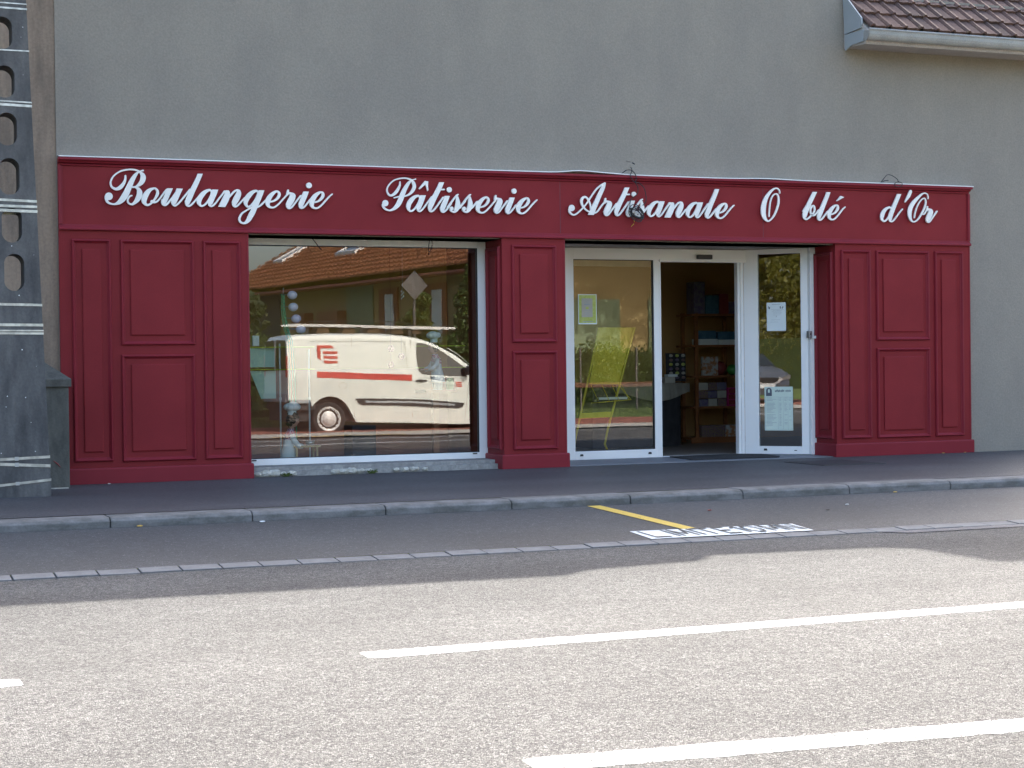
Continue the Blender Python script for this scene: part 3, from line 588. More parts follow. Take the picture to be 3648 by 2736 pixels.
# ------------------------------------------------------------------ shop window
sw = thing('shop_window', 'large white framed shop window on a low concrete ledge, reflecting a van', 'window', (2.97, .44, .09))
def frame(mb, x0, x1, z0, z1, l, r_, b_, t_, y0, y1, fn=None):
    for a in ((x0, x0 + l, z0, z1), (x1 - r_, x1, z0, z1), (x0 + l, x1 - r_, z0, z0 + b_), (x0 + l, x1 - r_, z1 - t_, z1)):
        if fn is None: mb.box(a[0], a[1], y0, y1, a[2], a[3])
        else: mb.prism([(a[0], a[2]), (a[1], a[2]), (a[1], a[3]), (a[0], a[3])], lambda u, v, d: fn(u, v, y0 + d), y1 - y0)
c = MB(); frame(c, 1.70, 4.236, .090, 2.262, .09, .088, .062, .064, .44, .50); build('frame', c, 'white_frame', sw, bevel=.003)
c = MB(); frame(c, 1.79, 4.148, .152, 2.198, .008, .008, .008, .008, .448, .47); build('gasket', c, 'black_rubber', sw)
c = MB(); c.quad((1.79, .468, .152), (4.148, .468, .152), (4.148, .468, 2.198), (1.79, .468, 2.198)); build('glass_pane', c, 'glass_window', sw)
for x in (1.842, 4.095): c = MB(); c.box(x - .022, x + .022, .432, .441, .134, .146); build('drain_cap', c, 'black_plastic', sw)
lg = thing('window_ledge', 'rough concrete ledge with white rubble stones under the shop window', 'ledge', (2.97, .2, 0))
c = MB()
for i in range(24):
    x0 = 1.735 + i * .1035; 
    if x0 > 4.2: break
    d = random.uniform(-.002, .002); c.box(x0, x0 + .1035, .175 + d * .5, .50, 0, .088); c.box(x0, x0 + .1035, .10 + d, .1751 + d * .5, 0, .052 + d * .6)
c.box(4.20, 4.36, .10, .30, 0, .05); build('ledge_slab', c, 'sill_concrete', lg)
for x, s_ in ((1.80, .05), (1.87, .07), (1.95, .075), (2.03, .04), (2.13, .05), (2.55, .055), (2.63, .06), (2.71, .065), (2.79, .05), (2.88, .045), (3.15, .04), (3.24, .045), (3.34, .05), (3.45, .035)):
    c = MB(); c.ball((x, .105, .018 + s_ * .2), s_, .035, s_ * .48, 9, 6); c.v = [(a + random.uniform(-.007, .007), b_ + random.uniform(-.006, .006), max(.002, z + random.uniform(-.006, .006))) for a, b_, z in c.v]
    build('rubble_stone', c, 'rubble', lg)
for x in (2.06, 2.90): c = MB(); [c.tube([(x + random.uniform(-.03, .03), .07, 0), (x + random.uniform(-.06, .06), .06, random.uniform(.02, .04))], .004, 4) for _ in range(16)]; build('moss_tuft', c, 'moss', lg)

# ------------------------------------------------------------------ entrance
en = thing('sliding_door', 'white framed automatic sliding door standing open beside a fixed glass leaf', 'door', (6.4, .95, 0))
D0 = .94
c = MB()
c.box(4.92, 5.425, D0, 1.0, .008, 2.255); c.box(5.425, 7.50, D0, 1.0, 2.135, 2.255)
c.box(5.425, 6.395, D0, 1.0, .008, .098); c.box(6.37, 6.435, D0 + .001, 1.001, .098, 2.135); c.box(6.395, 6.435, D0, 1.0, .008, .1)
build('frame', c, 'white_frame', en, bevel=.003)
c = MB(); c.box(6.44, 6.462, D0 + .012, 1.02, .008, 2.12); c.box(7.455, 7.49, D0 + .03, 1.04, .008, 2.12); c.box(7.425, 7.455, D0 + .05, 1.06, .008, 2.12); c.box(6.44, 7.5, D0 - .012, 1.02, 2.118, 2.150); c.box(6.44, 7.46, D0 + .03, 1.05, .004, .014)
build('door_track', c, 'white_frame', en, bevel=.002)
c = MB(); frame(c, 5.425, 6.372, .098, 2.135, .006, .012, .007, .007, .952, .972); build('gasket', c, 'black_rubber', en)
c = MB(); c.quad((5.425, .968, .098), (6.372, .968, .098), (6.372, .968, 2.135), (5.425, .968, 2.135)); build('glass_pane', c, 'glass_door', en)
c = MB(); c.box(6.882, 7.064, .885, D0 - .013, 2.150, 2.198); build('motion_sensor', c, 'black_plastic', en, bevel=.008)
for x in (5.495, 6.302):
    c = MB(); c.prism([(x - .020, .046), (x + .020, .046), (x + .014, .068), (x - .014, .068)], lambda u, v, d: (u, D0 - .006 + d, v), .007); build('drain_cap', c, 'black_plastic', en)
# angled side window
A0_ = Vector((7.487, .962, 0)); A1_ = Vector((8.012, .418, 0)); AD = (A1_ - A0_).normalized(); AN = Vector((AD.y, -AD.x, 0))   # AN points outwards
if AN.y > 0: AN = -AN
AL = (A1_ - A0_).length
def ang(u, v, d): q = A0_ + AD * u - AN * d; return (q.x, q.y, v)
aw = thing('side_window', 'narrow white framed glass pane set at an angle right of the door, two notices on it', 'window', (7.75, .69, 0))
g0 = (Vector((7.599, .847, 0)) - A0_).length; g1 = (Vector((7.930, .502, 0)) - A0_).length
c = MB(); frame(c, 0, AL, .012, 2.258, g0, AL - g1, .086, .055, 0, .06, ang); build('frame', c, 'white_frame', aw, bevel=.003)
c = MB(); c.box(7.985, 8.052, .395, .45, .012, 2.258); build('corner_post', c, 'white_frame', aw, bevel=.003)
c = MB(); c.quad(ang(g0, .098, .02), ang(g1, .098, .02), ang(g1, 2.203, .02), ang(g0, 2.203, .02)); build('glass_pane', c, 'glass_angled', aw)
for u, w2, h in ((g0 + .07, .020, .022), (g1 - .07, .016, .008)):
    c = MB(); c.prism([(u - w2, .050), (u + w2, .050), (u + w2 * .75, .050 + h), (u - w2 * .75, .050 + h)], lambda a, v, d: ang(a, v, -.006 + d), .007); build('drain_cap', c, 'black_plastic', aw)
c = MB(); c.box(7.948, 7.985, .36, .42, 1.277, 1.352); kb_ = build('key_switch', c, 'grey_metal', aw, bevel=.003)
c = MB(); c.box(7.985, 8.03, .355, .40, 1.270, 1.30); build('switch_bracket', c, 'white_frame', kb_)
c = MB(); c.lathe([(.0075, 0), (.0075, .004)], (7.963, .355, 1.318), 12, 'y'); build('key_barrel', c, 'black_plastic', kb_)

# notices stuck to the glass
def notice(name, label, fn, w_, h_, mat):
    t_ = thing(name, label, 'notice', fn(w_ / 2, h_ / 2, 0))
    c = MB(); c.prism([(0, 0), (w_, 0), (w_, h_), (0, h_)], fn, .0012); build('sheet', c, mat, t_)
    return t_
def marks(t_, fn, rects, mat, name='text_line'):
    for a, b_, z0, z1 in rects: c = MB(); c.prism([(a, z0), (b_, z0), (b_, z1), (a, z1)], lambda u, v, d: fn(u, v, d - .0012), .0008); build(name, c, mat, t_)
f1 = lambda u, v, d: (5.483 + u, .962 + d, 1.446 + v)
n1 = notice('framed_certificate', 'laminated green bordered certificate taped to the fixed door glass', f1, .216, .318, 'yellow_green')
marks(n1, f1, [(0, .216, 0, .014), (0, .008, .014, .318), (.209, .216, .014, .318), (.008, .209, .310, .318)], 'paper_white', 'margin')
f1b = lambda u, v, d: f1(u, v, d - .001)
marks(n1, f1b, [(.040, .168, .075, .275)], 'box_pale', 'text_field')
f1c = lambda u, v, d: f1(u, v, d - .002)
marks(n1, f1c, [(.058, .150, .247, .250), (.070, .140, .234, .237), (.070, .142, .205, .217), (.072, .145, .143, .146), (.075, .120, .120, .123), (.080, .115, .103, .106), (.05, .17, .026, .032)], 'ink_soft')
marks(n1, f1c, [(.088, .122, .160, .186)], 'yellow_green', 'emblem')
na = (Vector((7.665, .778, 0)) - A0_).length
f2 = lambda u, v, d: ang(na + u, 1.362 + v, .012 + d)
n2 = notice('white_notice', 'plain bluish white typed notice, upper sheet on the angled side window', f2, .214, .311, 'paper_white')
marks(n2, f2, [(.06, .15, .288, .292), (.05, .19, .232, .234), (.07, .17, .222, .224), (.06, .16, .213, .215), (.07, .17, .200, .202), (.07, .165, .186, .188), (.075, .15, .172, .174), (.05, .15, .120, .122), (.04, .13, .096, .098)], 'ink_soft')
marks(n2, f2, [(.020, .026, .245, .272), (.026, .036, .240, .262), (.148, .158, .243, .268), (.170, .178, .243, .255), (.178, .186, .250, .268), (.105, .109, .150, .165)], 'ink', 'crest')
nb = (Vector((7.641, .803, 0)) - A0_).length
f3 = lambda u, v, d: ang(nb + u, .270 + v, .012 + d)
n3 = notice('price_list', 'pale green price list with ruled columns, lower sheet on the angled side window', f3, .318, .480, 'paper_green')
rows = []
for i in range(22):
    z = .355 - i * .0142
    if i in (3, 12): continue
    rows.append((.025, .025 + random.uniform(.05, .11), z, z + .0035)); rows.append((.165, .165 + random.uniform(.018, .03), z, z + .0035))
    if i < 11 or i in (13, 17, 19, 20): rows.append((.222, .222 + random.uniform(.02, .035), z, z + .0035))
    if i < 10 or i in (14, 17): rows.append((.273, .273 + random.uniform(.02, .03), z, z + .0035))
marks(n3, f3, rows, 'ink_soft')
marks(n3, f3, [(.010, .308, .366, .3675), (.010, .308, .342, .3432), (.153, .1545, .012, .366), (.210, .2115, .012, .366), (.262, .2633, .012, .366), (.010, .308, .012, .0135), (.010, .0115, .012, .366), (.3065, .308, .012, .366)], 'ink_soft', 'ruling')
c = MB(); c.prism([(.018, .378), (.083, .378)] + [(.0505 + .0325 * cos(a * pi / 10), .435 + .034 * sin(a * pi / 10)) for a in range(11)], lambda u, v, d: f3(u, v, d - .0012), .0008); build('emblem', c, 'ink', n3)
c = MB(); c.ball(f3(.05, .435, -.001), .012, .012, .016, 8, 5); 
marks(n3, lambda u, v, d: f3(u, v, d - .001), [(.040, .060, .415, .452)], 'paper_green', 'emblem_figure')
hw = [(.118 + i * .012, .118 + i * .012 + .008, .422 + (i % 3) * .002, .440 + (i * 7 % 5) * .002) for i in range(9)] + [(.238 + i * .012, .238 + i * .012 + .007, .424, .442 + (i % 2) * .003) for i in range(5)]
marks(n3, f3, hw, 'ink', 'heading')

# mat and drain cover in front of the door
c = MB(); c.add([(6.50, .86, .0085), (7.34, .93, .0085), (7.55, .72, .0085), (7.50, .25, .0085), (7.42, .14, .0085), (6.42, .20, .0085)] + [(6.50, .86, .020), (7.34, .93, .020), (7.55, .72, .020), (7.50, .25, .020), (7.42, .14, .020), (6.42, .20, .020)],
    [(0, 1, 2, 3, 4, 5), (6, 7, 8, 9, 10, 11)] + [(i, (i + 1) % 6, (i + 1) % 6 + 6, i + 6) for i in range(6)])
build('door_mat', c, 'coir', label='thin black door mat lying on the entrance step', cat='mat')
dg_ = thing('drain_grate', 'rusty square iron drain grate in the pavement below the right pilaster', 'grate', (7.45, -.9, 0))
c = MB(); x0, x1, y0, y1 = 7.09, 7.80, -1.27, -.52
for a in ((x0, x1, y0, y0 + .03), (x0, x1, y1 - .03, y1), (x0, x0 + .03, y0 + .03, y1 - .03), (x1 - .03, x1, y0 + .03, y1 - .03)): c.box(a[0], a[1], a[2], a[3], .001, .008)
build('rim', c, 'grate_iron', dg_)
c = MB()
for i in range(17): c.box(x0 + .04 + i * .038, x0 + .062 + i * .038, y0 + .03, y1 - .03, .002, .010)
build('bars', c, 'grate_iron', dg_)
c = MB(); c.quad((x0, y0, .0015), (x1, y0, .0015), (x1, y1, .0015), (x0, y1, .0015)); build('pit', c, 'black_rubber', dg_)

# ================================================================== LEFT EDGE: pole, pillar, neighbour
nb_ = thing('neighbour_wall', 'brown stained rendered wall of the next house, left of the bakery', 'wall', (-4, .1, 0))
c = MB(); c.box(-9, -.007, .055, .5, -.3, 5.6); build('wall_face', c, 'render_brown', nb_)
pl = thing('concrete_pole', 'dark weathered concrete utility pole with oval openings and steel straps, at the left edge', 'pole', (-.47, -1.30, 0))
PZ_ = 8.0
def xr(z): return -.262 - .0356 * z
def xl(z): return -.700 - .022 * z
def yb_(z): return -1.05 - .012 * z
c = MB(); YF = -1.34
holes = [(1.665, 1.965), (2.055, 2.335), (2.44, 2.735), (2.835, 3.10), (3.218, 3.478), (3.609, 3.869), (4.0, 4.26), (4.4, 4.66), (4.8, 5.05), (5.2, 5.45), (5.6, 5.85)]
def hole_outline(z0, z1):
    zc = (z0 + z1) / 2; hw = .080; xm = xr(zc) - .120 - hw; hh = (z1 - z0) / 2; st = max(hh - hw, 0); o = []
    for k in range(20):
        a = -pi / 2 + 2 * pi * (k + .5) / 20; o.append((xm + hw * cos(a), zc + (hh - st) * sin(a) + (st if sin(a) > 0 else -st)))
    return o
for yv, nrm in ((0, -1), (1, 1)):
    Y_ = lambda z: YF if yv == 0 else yb_(z)
    z = -.3
    segs = []
    for h0, h1 in holes:
        segs.append(('s', z, h0 - .03)); segs.append(('h', h0 - .03, h1 + .03, h0, h1)); z = h1 + .03
    segs.append(('s', z, PZ_))
    for sgm in segs:
        if sgm[0] == 's':
            a, b_ = sgm[1], sgm[2]; c.quad((xl(a), Y_(a), a), (xr(a), Y_(a), a), (xr(b_), Y_(b_), b_), (xl(b_), Y_(b_), b_))
        else:
            a, b_ = sgm[1], sgm[2]; ho = hole_outline(sgm[3], sgm[4]); n = 20
            outer = []
            for k in range(n):
                al = -pi / 2 + 2 * pi * (k + .5) / n; zc = (a + b_) / 2; xc = (xl(zc) + xr(zc)) / 2; hx = (xr(zc) - xl(zc)) / 2; hz = (b_ - a) / 2
                s_ = 1 / max(abs(cos(al)), abs(sin(al))); zz = zc + hz * sin(al) * s_; tt = cos(al) * s_
                outer.append(((xl(zz) + xr(zz)) / 2 + (xr(zz) - xl(zz)) / 2 * tt, zz))
            cor = [(xr(b_), b_), (xl(b_), b_), (xl(a), a), (xr(a), a)]
            vs = [(x, Y_(q), q) for x, q in outer] + [(x, Y_(q), q) for x, q in ho] + [(x, Y_(q), q) for x, q in cor]
            fs = [(k, (k + 1) % n, n + (k + 1) % n, n + k) for k in range(n)]
            for ci, k in ((0, 7), (1, 12), (2, 17), (3, 2)): fs.append((k, 2 * n + ci, (k + 1) % n))
            c.add(vs, fs)
            if yv == 0:
                c.add([(x, YF, q) for x, q in ho] + [(x, yb_(q), q) for x, q in ho], [(k, (k + 1) % n, n + (k + 1) % n, n + k) for k in range(n)])
for fx in (xl, xr): c.quad((fx(-.3), YF, -.3), (fx(-.3), yb_(0), -.3), (fx(PZ_), yb_(PZ_), PZ_), (fx(PZ_), YF, PZ_))
c.quad((xl(PZ_), YF, PZ_), (xr(PZ_), YF, PZ_), (xr(PZ_), yb_(PZ_), PZ_), (xl(PZ_), yb_(PZ_), PZ_))
build('pole_shaft', c, 'pole_concrete', pl, fixn=False)
for zl, zr, h in ((3.982, 3.978, .010), (3.944, 3.938, .014), (3.601, 3.601, .010), (3.195, 3.187, .011), (3.168, 3.158, .020), (2.402, 2.390, .020), (2.352, 2.346, .020), (2.318, 2.308, .022), (1.561, 1.552, .020), (1.395, 1.390, .022), (1.347, 1.345, .013), (1.326, 1.322, .017), (.308, .321, .022), (.276, .247, .024), (.097, .135, .020)):
    c = MB(); t = .004
    z0 = (zl + zr) / 2; X0, X1 = xl(z0) - t, xr(z0) + t; Y0, Y1 = YF - t, yb_(z0) + t
    R = []
    for x, y, z in ((X0, Y0, zl), (X1, Y0, zr), (X1, Y1, zr), (X0, Y1, zl), (X0, Y0, zl)): R.append([(x, y, z - h / 2), (x, y, z + h / 2)])
    c.rings(R, close=False); o = build('steel_strap', c, 'strap_steel', pl, fixn=False)
    if zl in (.308, .276, .097):
        q = MB(); xx = xl(z0) + .16; zz = zl + (zr - zl) * .4; q.box(xx, xx + .03, Y0 - .008, Y0 + .002, zz - h / 2 - .004, zz + h / 2 + .004); build('strap_buckle', q, 'grey_metal', o)
c = MB()
for _ in range(34):
    z = random.uniform(.35, 3.9); x = random.uniform(xl(z) + .02, xr(z) - .01); r = random.uniform(.0015, .0052)
    if any(h0 - .02 < z < h1 + .02 for h0, h1 in holes) and x < xr(z) - .10: continue
    c.ball((x, YF - .0005, z), r, r * .3, r, 6, 4)
build('paint_fleck', c, 'litter', pl)
gp_ = thing('gate_pillar', 'low grey concrete pillar with a sloping cap between the pole and shopfront', 'pillar', (-.2, -.27, 0))
c = MB(); c.box(-.395, .003, -.469, .054, 0, .882); build('pillar_shaft', c, 'pillar_concrete', gp_, bevel=.006)
c = MB(); x0, x1, y0, y1 = -.417, .024, -.492, .054
c.add([(x0, y0, .878), (x1, y0, .878), (x1, y1, .878), (x0, y1, .878), (x0, y0, .947), (x1, y0, .947), (x1, y1, .947), (x0, y1, .947), ((x0 + x1) / 2, (y0 + y1) / 2, 1.115)],
      [(0, 3, 2, 1), (0, 1, 5, 4), (1, 2, 6, 5), (2, 3, 7, 6), (3, 0, 4, 7), (4, 5, 8), (5, 6, 8), (6, 7, 8), (7, 4, 8)]); build('cap', c, 'pillar_concrete', gp_, bevel=.006)
c = MB(); c.box(-.25, -.01, -.476, -.468, .001, .010); build('base_joint', c, 'strap_steel', gp_)
c = MB(); c.tube([(-.135, -.475, .245), (-.10, -.478, .215), (-.075, -.476, .185)], [.002, .006, .002], 5); build('red_twig', c, 'box_red', label='small faded red twig leaning against the low concrete pillar', cat='twig')

# ================================================================== CABLES
def cable(name, label, paths, r=.0045, mat='black_rubber', extra=()):
    t_ = thing(name, label, 'cable', paths[0][0])
    for p_ in paths:
        c = MB(); q = [tuple(v) for v in crom([tuple(a) for a in p_], 6)]; c.tube(q, r, 6); build('strand', c, mat, t_, smooth=True)
    return t_
def XZ(l, y=-.075): return [(a[0], (a[2] if len(a) > 2 else y), a[1]) for a in l]
ps = [XZ([(5.535, 2.934, -.02), (5.555, 2.961), (5.589, 2.971), (5.628, 2.964), (5.662, 2.934), (5.677, 2.89), (5.666, 2.850), (5.690, 2.802), (5.692, 2.76), (5.679, 2.726), (5.64, 2.695), (5.610, 2.667), (5.599, 2.613), (5.61, 2.56)]),
      XZ([(5.651, 3.009, .0), (5.628, 2.968), (5.611, 2.923), (5.622, 2.888), (5.656, 2.849), (5.701, 2.842), (5.754, 2.803), (5.778, 2.737), (5.784, 2.671), (5.765, 2.635), (5.745, 2.618)])]
cx_, cz_ = 5.662, 2.535
for k in range(7):
    ra, rb, ph = random.uniform(.062, .088), random.uniform(.028, .062), random.uniform(-.75, -.35); ox, oz = random.uniform(-.015, .015), random.uniform(-.02, .02)
    l = []
    for a in range(13):
        t = 2 * pi * a / 12; u, v = ra * cos(t), rb * sin(t); l.append((cx_ + ox + u * cos(ph) - v * sin(ph), -.085 - .008 * k * .5 + .01 * sin(t * 2), cz_ + oz + u * sin(ph) + v * cos(ph)))
    ps.append(l)
cb = cable('cable_bundle', 'tangled coil of black cable hanging over the lettering in mid fascia', ps)
c = MB(); c.tube([(5.642, -.08, 2.52), (5.640, -.085, 2.47), (5.646, -.08, 2.446)], .0022, 5); c.tube([(5.641, -.08, 2.43), (5.625, -.08, 2.415), (5.611, -.08, 2.401)], .002, 5); build('bare_wire', c, 'yellow_rack', cb)
c = MB(); c.tube([(5.615, .035, 3.074), (5.635, -.03, 3.055)], .002, 6); c.tube([(5.645, -.05, 3.047), (5.664, -.07, 3.031)], .006, 6); build('wall_bolt', c, 'black_plastic', label='short bolt sticking out of the grey wall above the cable coil', cat='bolt')
cable('cable_loop', 'thin black cable looping over the cornice near the right end of the fascia', [XZ([(8.634, 2.937, .0), (8.636, 2.984), (8.665, 3.012), (8.705, 3.015), (8.759, 2.995), (8.795, 2.970), (8.813, 2.945), (8.848, 2.935), (8.858, 2.915), (8.840, 2.893), (8.808, 2.888), (8.770, 2.897), (8.763, 2.920), (8.790, 2.941), (8.820, 2.940)]), XZ([(8.645, 2.937, .0), (8.66, 2.953, -.03), (8.695, 2.958, -.06)])], .004)
cable('wire_stub', 'straight black wire poking down from the soffit at the top left of the window', [[(2.392, .30, 2.275), (2.434, .30, 2.221), (2.475, .30, 2.170), (2.496, .30, 2.150)]], .0045)
cable('hanging_wire_loop', 'small loop of black wire hanging from the soffit over the right of the window', [[(3.60, .30, 2.275), (3.588, .30, 2.225), (3.582, .30, 2.18), (3.588, .30, 2.145), (3.606, .30, 2.165), (3.620, .30, 2.21), (3.618, .30, 2.25), (3.606, .30, 2.275)], [(3.588, .30, 2.15), (3.583, .30, 2.115)]], .004)
# litter on the asphalt
for x, y, z, r, mt, lb in ((.39, -.12, .003, .014, 'litter', 'small white pebble on the pavement at the foot of the left pilaster'), (.045, -3.66, -.070, .022, 'leaf_yellow', 'orange leaf lying at the foot of the kerb at the far left'), (.90, -3.72, -.073, .022, 'litter', 'white scrap of paper beside the kerb near the second joint'),
                           (5.38, -4.30, -.095, .016, 'litter', 'pale crumb on the asphalt of the parking bay at the right'), (5.05, -4.55, -.105, .02, 'black_plastic', 'crumpled dark scrap on the parking bay right of the painted panel'), (6.25, -3.68, -.072, .02, 'leaf_yellow', 'dry yellow leaf against the kerb at the right'), (9.37, -.06, .003, .018, 'leaf_yellow', 'tan crumb at the foot of the right pilaster, left of a smaller one'), (9.66, -.055, .003, .013, 'leaf_yellow', 'smaller tan crumb near the right end of the plinth'), (4.20, -4.25, -.094, .02, 'box_red', 'thin red scrap on the parking bay above the painted panel')):
    c = MB(); c.ball((x, y, z + r * .2), r, r * .55, r * .25, 8, 5); c.v = [(a + random.uniform(-.2, .2) * r, b_ + random.uniform(-.2, .2) * r, q) for a, b_, q in c.v]
    build('litter', c, mt, label=lb, cat='litter')

# ================================================================== BEHIND THE GLASS
# display in the shop window
def doll(name, label, x, y, z, s, face, kneel=False):
    "small baker figure: one body mesh, clothes and hair as parts; face = +1 looks towards +x"
    t_ = thing(name, label, 'doll', (x, y, z))
    f = face
    def P3(a, b_, c_): return (x + f * a * s, y + b_ * s, z + c_ * s)
    c = MB()
    # body: legs, trunk, neck, head as one lofted surface
    sec = [(-.01, 0, .0, .045, .04), (-.01, 0, .12, .05, .045), (0, 0, .24, .075, .07), (.005, 0, .38, .075, .075), (.02, 0, .50, .065, .085), (.03, 0, .565, .03, .03), (.04, 0, .60, .028, .028), (.055, 0, .62, .055, .05), (.062, 0, .67, .072, .065), (.060, 0, .72, .074, .068), (.05, 0, .77, .055, .05), (.045, 0, .79, .02, .02)]
    c.rings([[P3(a + rx * cos(2 * pi * k / 16) + (.006 if abs(k) < 1 and .66 < h < .7 else 0), b_ + ry * sin(2 * pi * k / 16), h) for k in range(16)] for a, b_, h, rx, ry in sec])
    c.ball(P3(.138, 0, .675), .012 * s, .011 * s, .012 * s, 8, 5)
    for sy in (-1, 1):
        c.ball(P3(.055, sy * .068, .675), .014 * s, .008 * s, .018 * s, 8, 5)
        arm = [P3(.03, sy * .085, .49), P3(.05, sy * .115, .41), P3(.11, sy * .10, .345), P3(.19, sy * .06, .335), P3(.225, sy * .045, .33)]
        c.tube(arm, [.026 * s, .024 * s, .021 * s, .016 * s, .013 * s], 8)
        c.ball(P3(.240, sy * .042, .33), .020 * s, .014 * s, .010 * s, 8, 5)
        for k in range(4): c.tube([P3(.250, sy * (.034 + .006 * k), .332), P3(.268 + .003 * (k % 2), sy * (.033 + .006 * k), .327)], .0032 * s, 5)
        c.tube([P3(.238, sy * .030, .332), P3(.252, sy * .024, .330)], .0035 * s, 5)
    body = build('figure_body', c, 'skin', t_, smooth=True)
    for sy in (-1, 1): c = MB(); c.ball(P3(.128, sy * .028, .70), .006 * s, .008 * s, .008 * s, 8, 5); build('eye', c, 'text_dark', body)
    c = MB(); c.box(*sorted((P3(.118, 0, 0)[0], P3(.129, 0, 0)[0])), y - .016 * s, y + .016 * s, z + .643 * s, z + .648 * s); build('mouth', c, 'box_red', body)
    c = MB(); c.rings([[P3(a + rx * cos(2 * pi * k / 18), ry * sin(2 * pi * k / 18), h) for k in range(18)] for a, h, rx, ry in ((-.02, .13, .115, .105), (-.015, .22, .105, .098), (0, .34, .088, .088), (.01, .46, .078, .096), (.02, .535, .05, .06))])
    for sy in (-1, 1):
        c.tube([P3(.02, sy * .08, .50), P3(.045, sy * .118, .41), P3(.10, sy * .105, .350), P3(.165, sy * .072, .338)], [.040 * s, .044 * s, .040 * s, .036 * s], 10)
    build('jacket', c, 'coat_blue', t_, smooth=True)
    c = MB(); c.rings([[P3(a + rx * cos(2 * pi * k / 18), ry * sin(2 * pi * k / 18), h) for k in range(18)] for a, h, rx, ry in ((.0, .43, .083, .104), (.012, .50, .080, .098), (.025, .56, .050, .05), (.03, .585, .045, .045))]); build('scarf', c, 'check_red', t_, smooth=True)
    c = MB(); c.rings([[P3(a + rx * cos(2 * pi * k / 14), ry * sin(2 * pi * k / 14), h) for k in range(14)] for a, h, rx, ry in ((-.01, .0, .075, .075), (-.01, .14, .085, .085))]); build('trousers', c, 'check_green', t_)
    c = MB()
    for k in range(46):
        a = random.uniform(0, 2 * pi); h = random.uniform(.63, .80)
        if cos(a) > .45 and h < .735: continue
        r = .076 * sqrt(max(.05, 1 - ((h - .70) / .13)**2)); c.ball(P3(.052 + r * cos(a), r * sin(a), h), .024 * s, .024 * s, .024 * s, 7, 5)
    build('hair', c, 'hair', t_, smooth=True)
    c = MB(); c.rings([[P3(.045 + rx * cos(2 * pi * k / 16), rx * sin(2 * pi * k / 16), h) for k in range(16)] for h, rx in ((.775, .062), (.83, .062), (.84, .07))])
    for k in range(9): a = 2 * pi * k / 9; c.ball(P3(.05 + .062 * cos(a), .062 * sin(a), .885 + .006 * (k % 2)), .062 * s, .060 * s, .050 * s, 10, 7)
    c.ball(P3(.06, 0, .905), .085 * s, .08 * s, .055 * s, 12, 7); build('hat', c, 'hat_white', t_, smooth=True)
    return t_
doll('baker_doll', 'small baker doll in white hat standing at a toy table in the window', 2.235, .62, .02, .70, 1)
t_ = thing('toy_table', 'little pale wooden table in front of the standing baker doll', 'table', (2.40, .60, .02))
c = MB(); c.box(2.265, 2.525, .53, .71, .246, .264); build('tabletop', c, 'pale_wood', t_, bevel=.002)
for x in (2.29, 2.495):
    for y in (.55, .69): c = MB(); c.box(x - .009, x + .009, y - .009, y + .009, .02, .246); build('leg', c, 'pale_wood', t_)
c = MB(); c.lathe([(.028, .264), (.040, .275), (.046, .308), (.043, .308), (.036, .278), (.02, .270)], (2.442, .61, 0), 18); build('bowl', c, 'grey_metal', smooth=True, label='small pale metal bowl on the toy table', cat='bowl')
c = MB(); c.box(1.72, 4.27, .52, 1.35, .007, .020); build('display_board', c, 'cloth', label='cloth covered board on the floor of the display window', cat='board')
doll('baker_doll', 'baker doll with checked scarf and green-white hat, higher up at the right of the window', 3.80, .72, .78, .62, -1)
t_ = thing('display_stand', 'dark stand carrying the upper baker doll behind the window', 'stand', (3.78, .95, 0))
c = MB(); c.box(3.64, 3.98, .60, .95, .755, .78); build('stand_top', c, 'wood_brown', t_); c = MB(); c.box(3.77, 3.83, .75, .81, .02, .755); build('stand_post', c, 'wood_brown', t_)
c = MB(); c.lathe([(.035, 0), (.045, .08), (.03, .12)], (3.95, .75, .78), 12); 
build('green_pot', c, 'green_toy', label='small green pot on the dark display stand', cat='pot')
# ball tree
t_ = thing('ball_tree', 'curved green stand carrying four lavender balls at the left of the window', 'decoration', (2.28, .74, .02))
c = MB()
st = [(2.205, 1.74), (2.205, 1.62), (2.215, 1.50), (2.235, 1.40), (2.275, 1.28), (2.29, 1.0), (2.29, .02)]
for dx in (-.014, .014, 0): c.tube([(x + dx * (1 + (1.75 - z)), .66 + abs(dx), z) for x, z in st], .0065, 6)
for k in range(12): z = 1.72 - k * .04; x = 2.205 + max(0, (1.6 - z)) * .18; c.tube([(x - .018, .665, z), (x + .02, .665, z - .035)], .004, 5); c.tube([(x + .018, .665, z), (x - .02, .665, z - .035)], .004, 5)
build('stem', c, 'stem_green', t_)
for x, z in ((2.286, 1.727), (2.293, 1.611), (2.322, 1.498), (2.366, 1.393)):
    c = MB(); c.ball((x, .62, z), .049, .045, .042, 18, 12); o = build('ball', c, 'ball_white', t_, smooth=True)
    c = MB(); c.tube([(x - .09, .65, z + .008), (x - .046, .635, z + .004)], .004, 5); build('hook', c, 'grey_metal', o)
c = MB(); c.tube([(2.208, .66, 1.80), (2.205, .66, 1.74)], .002, 5); build('tip_wire', c, 'alu', t_)
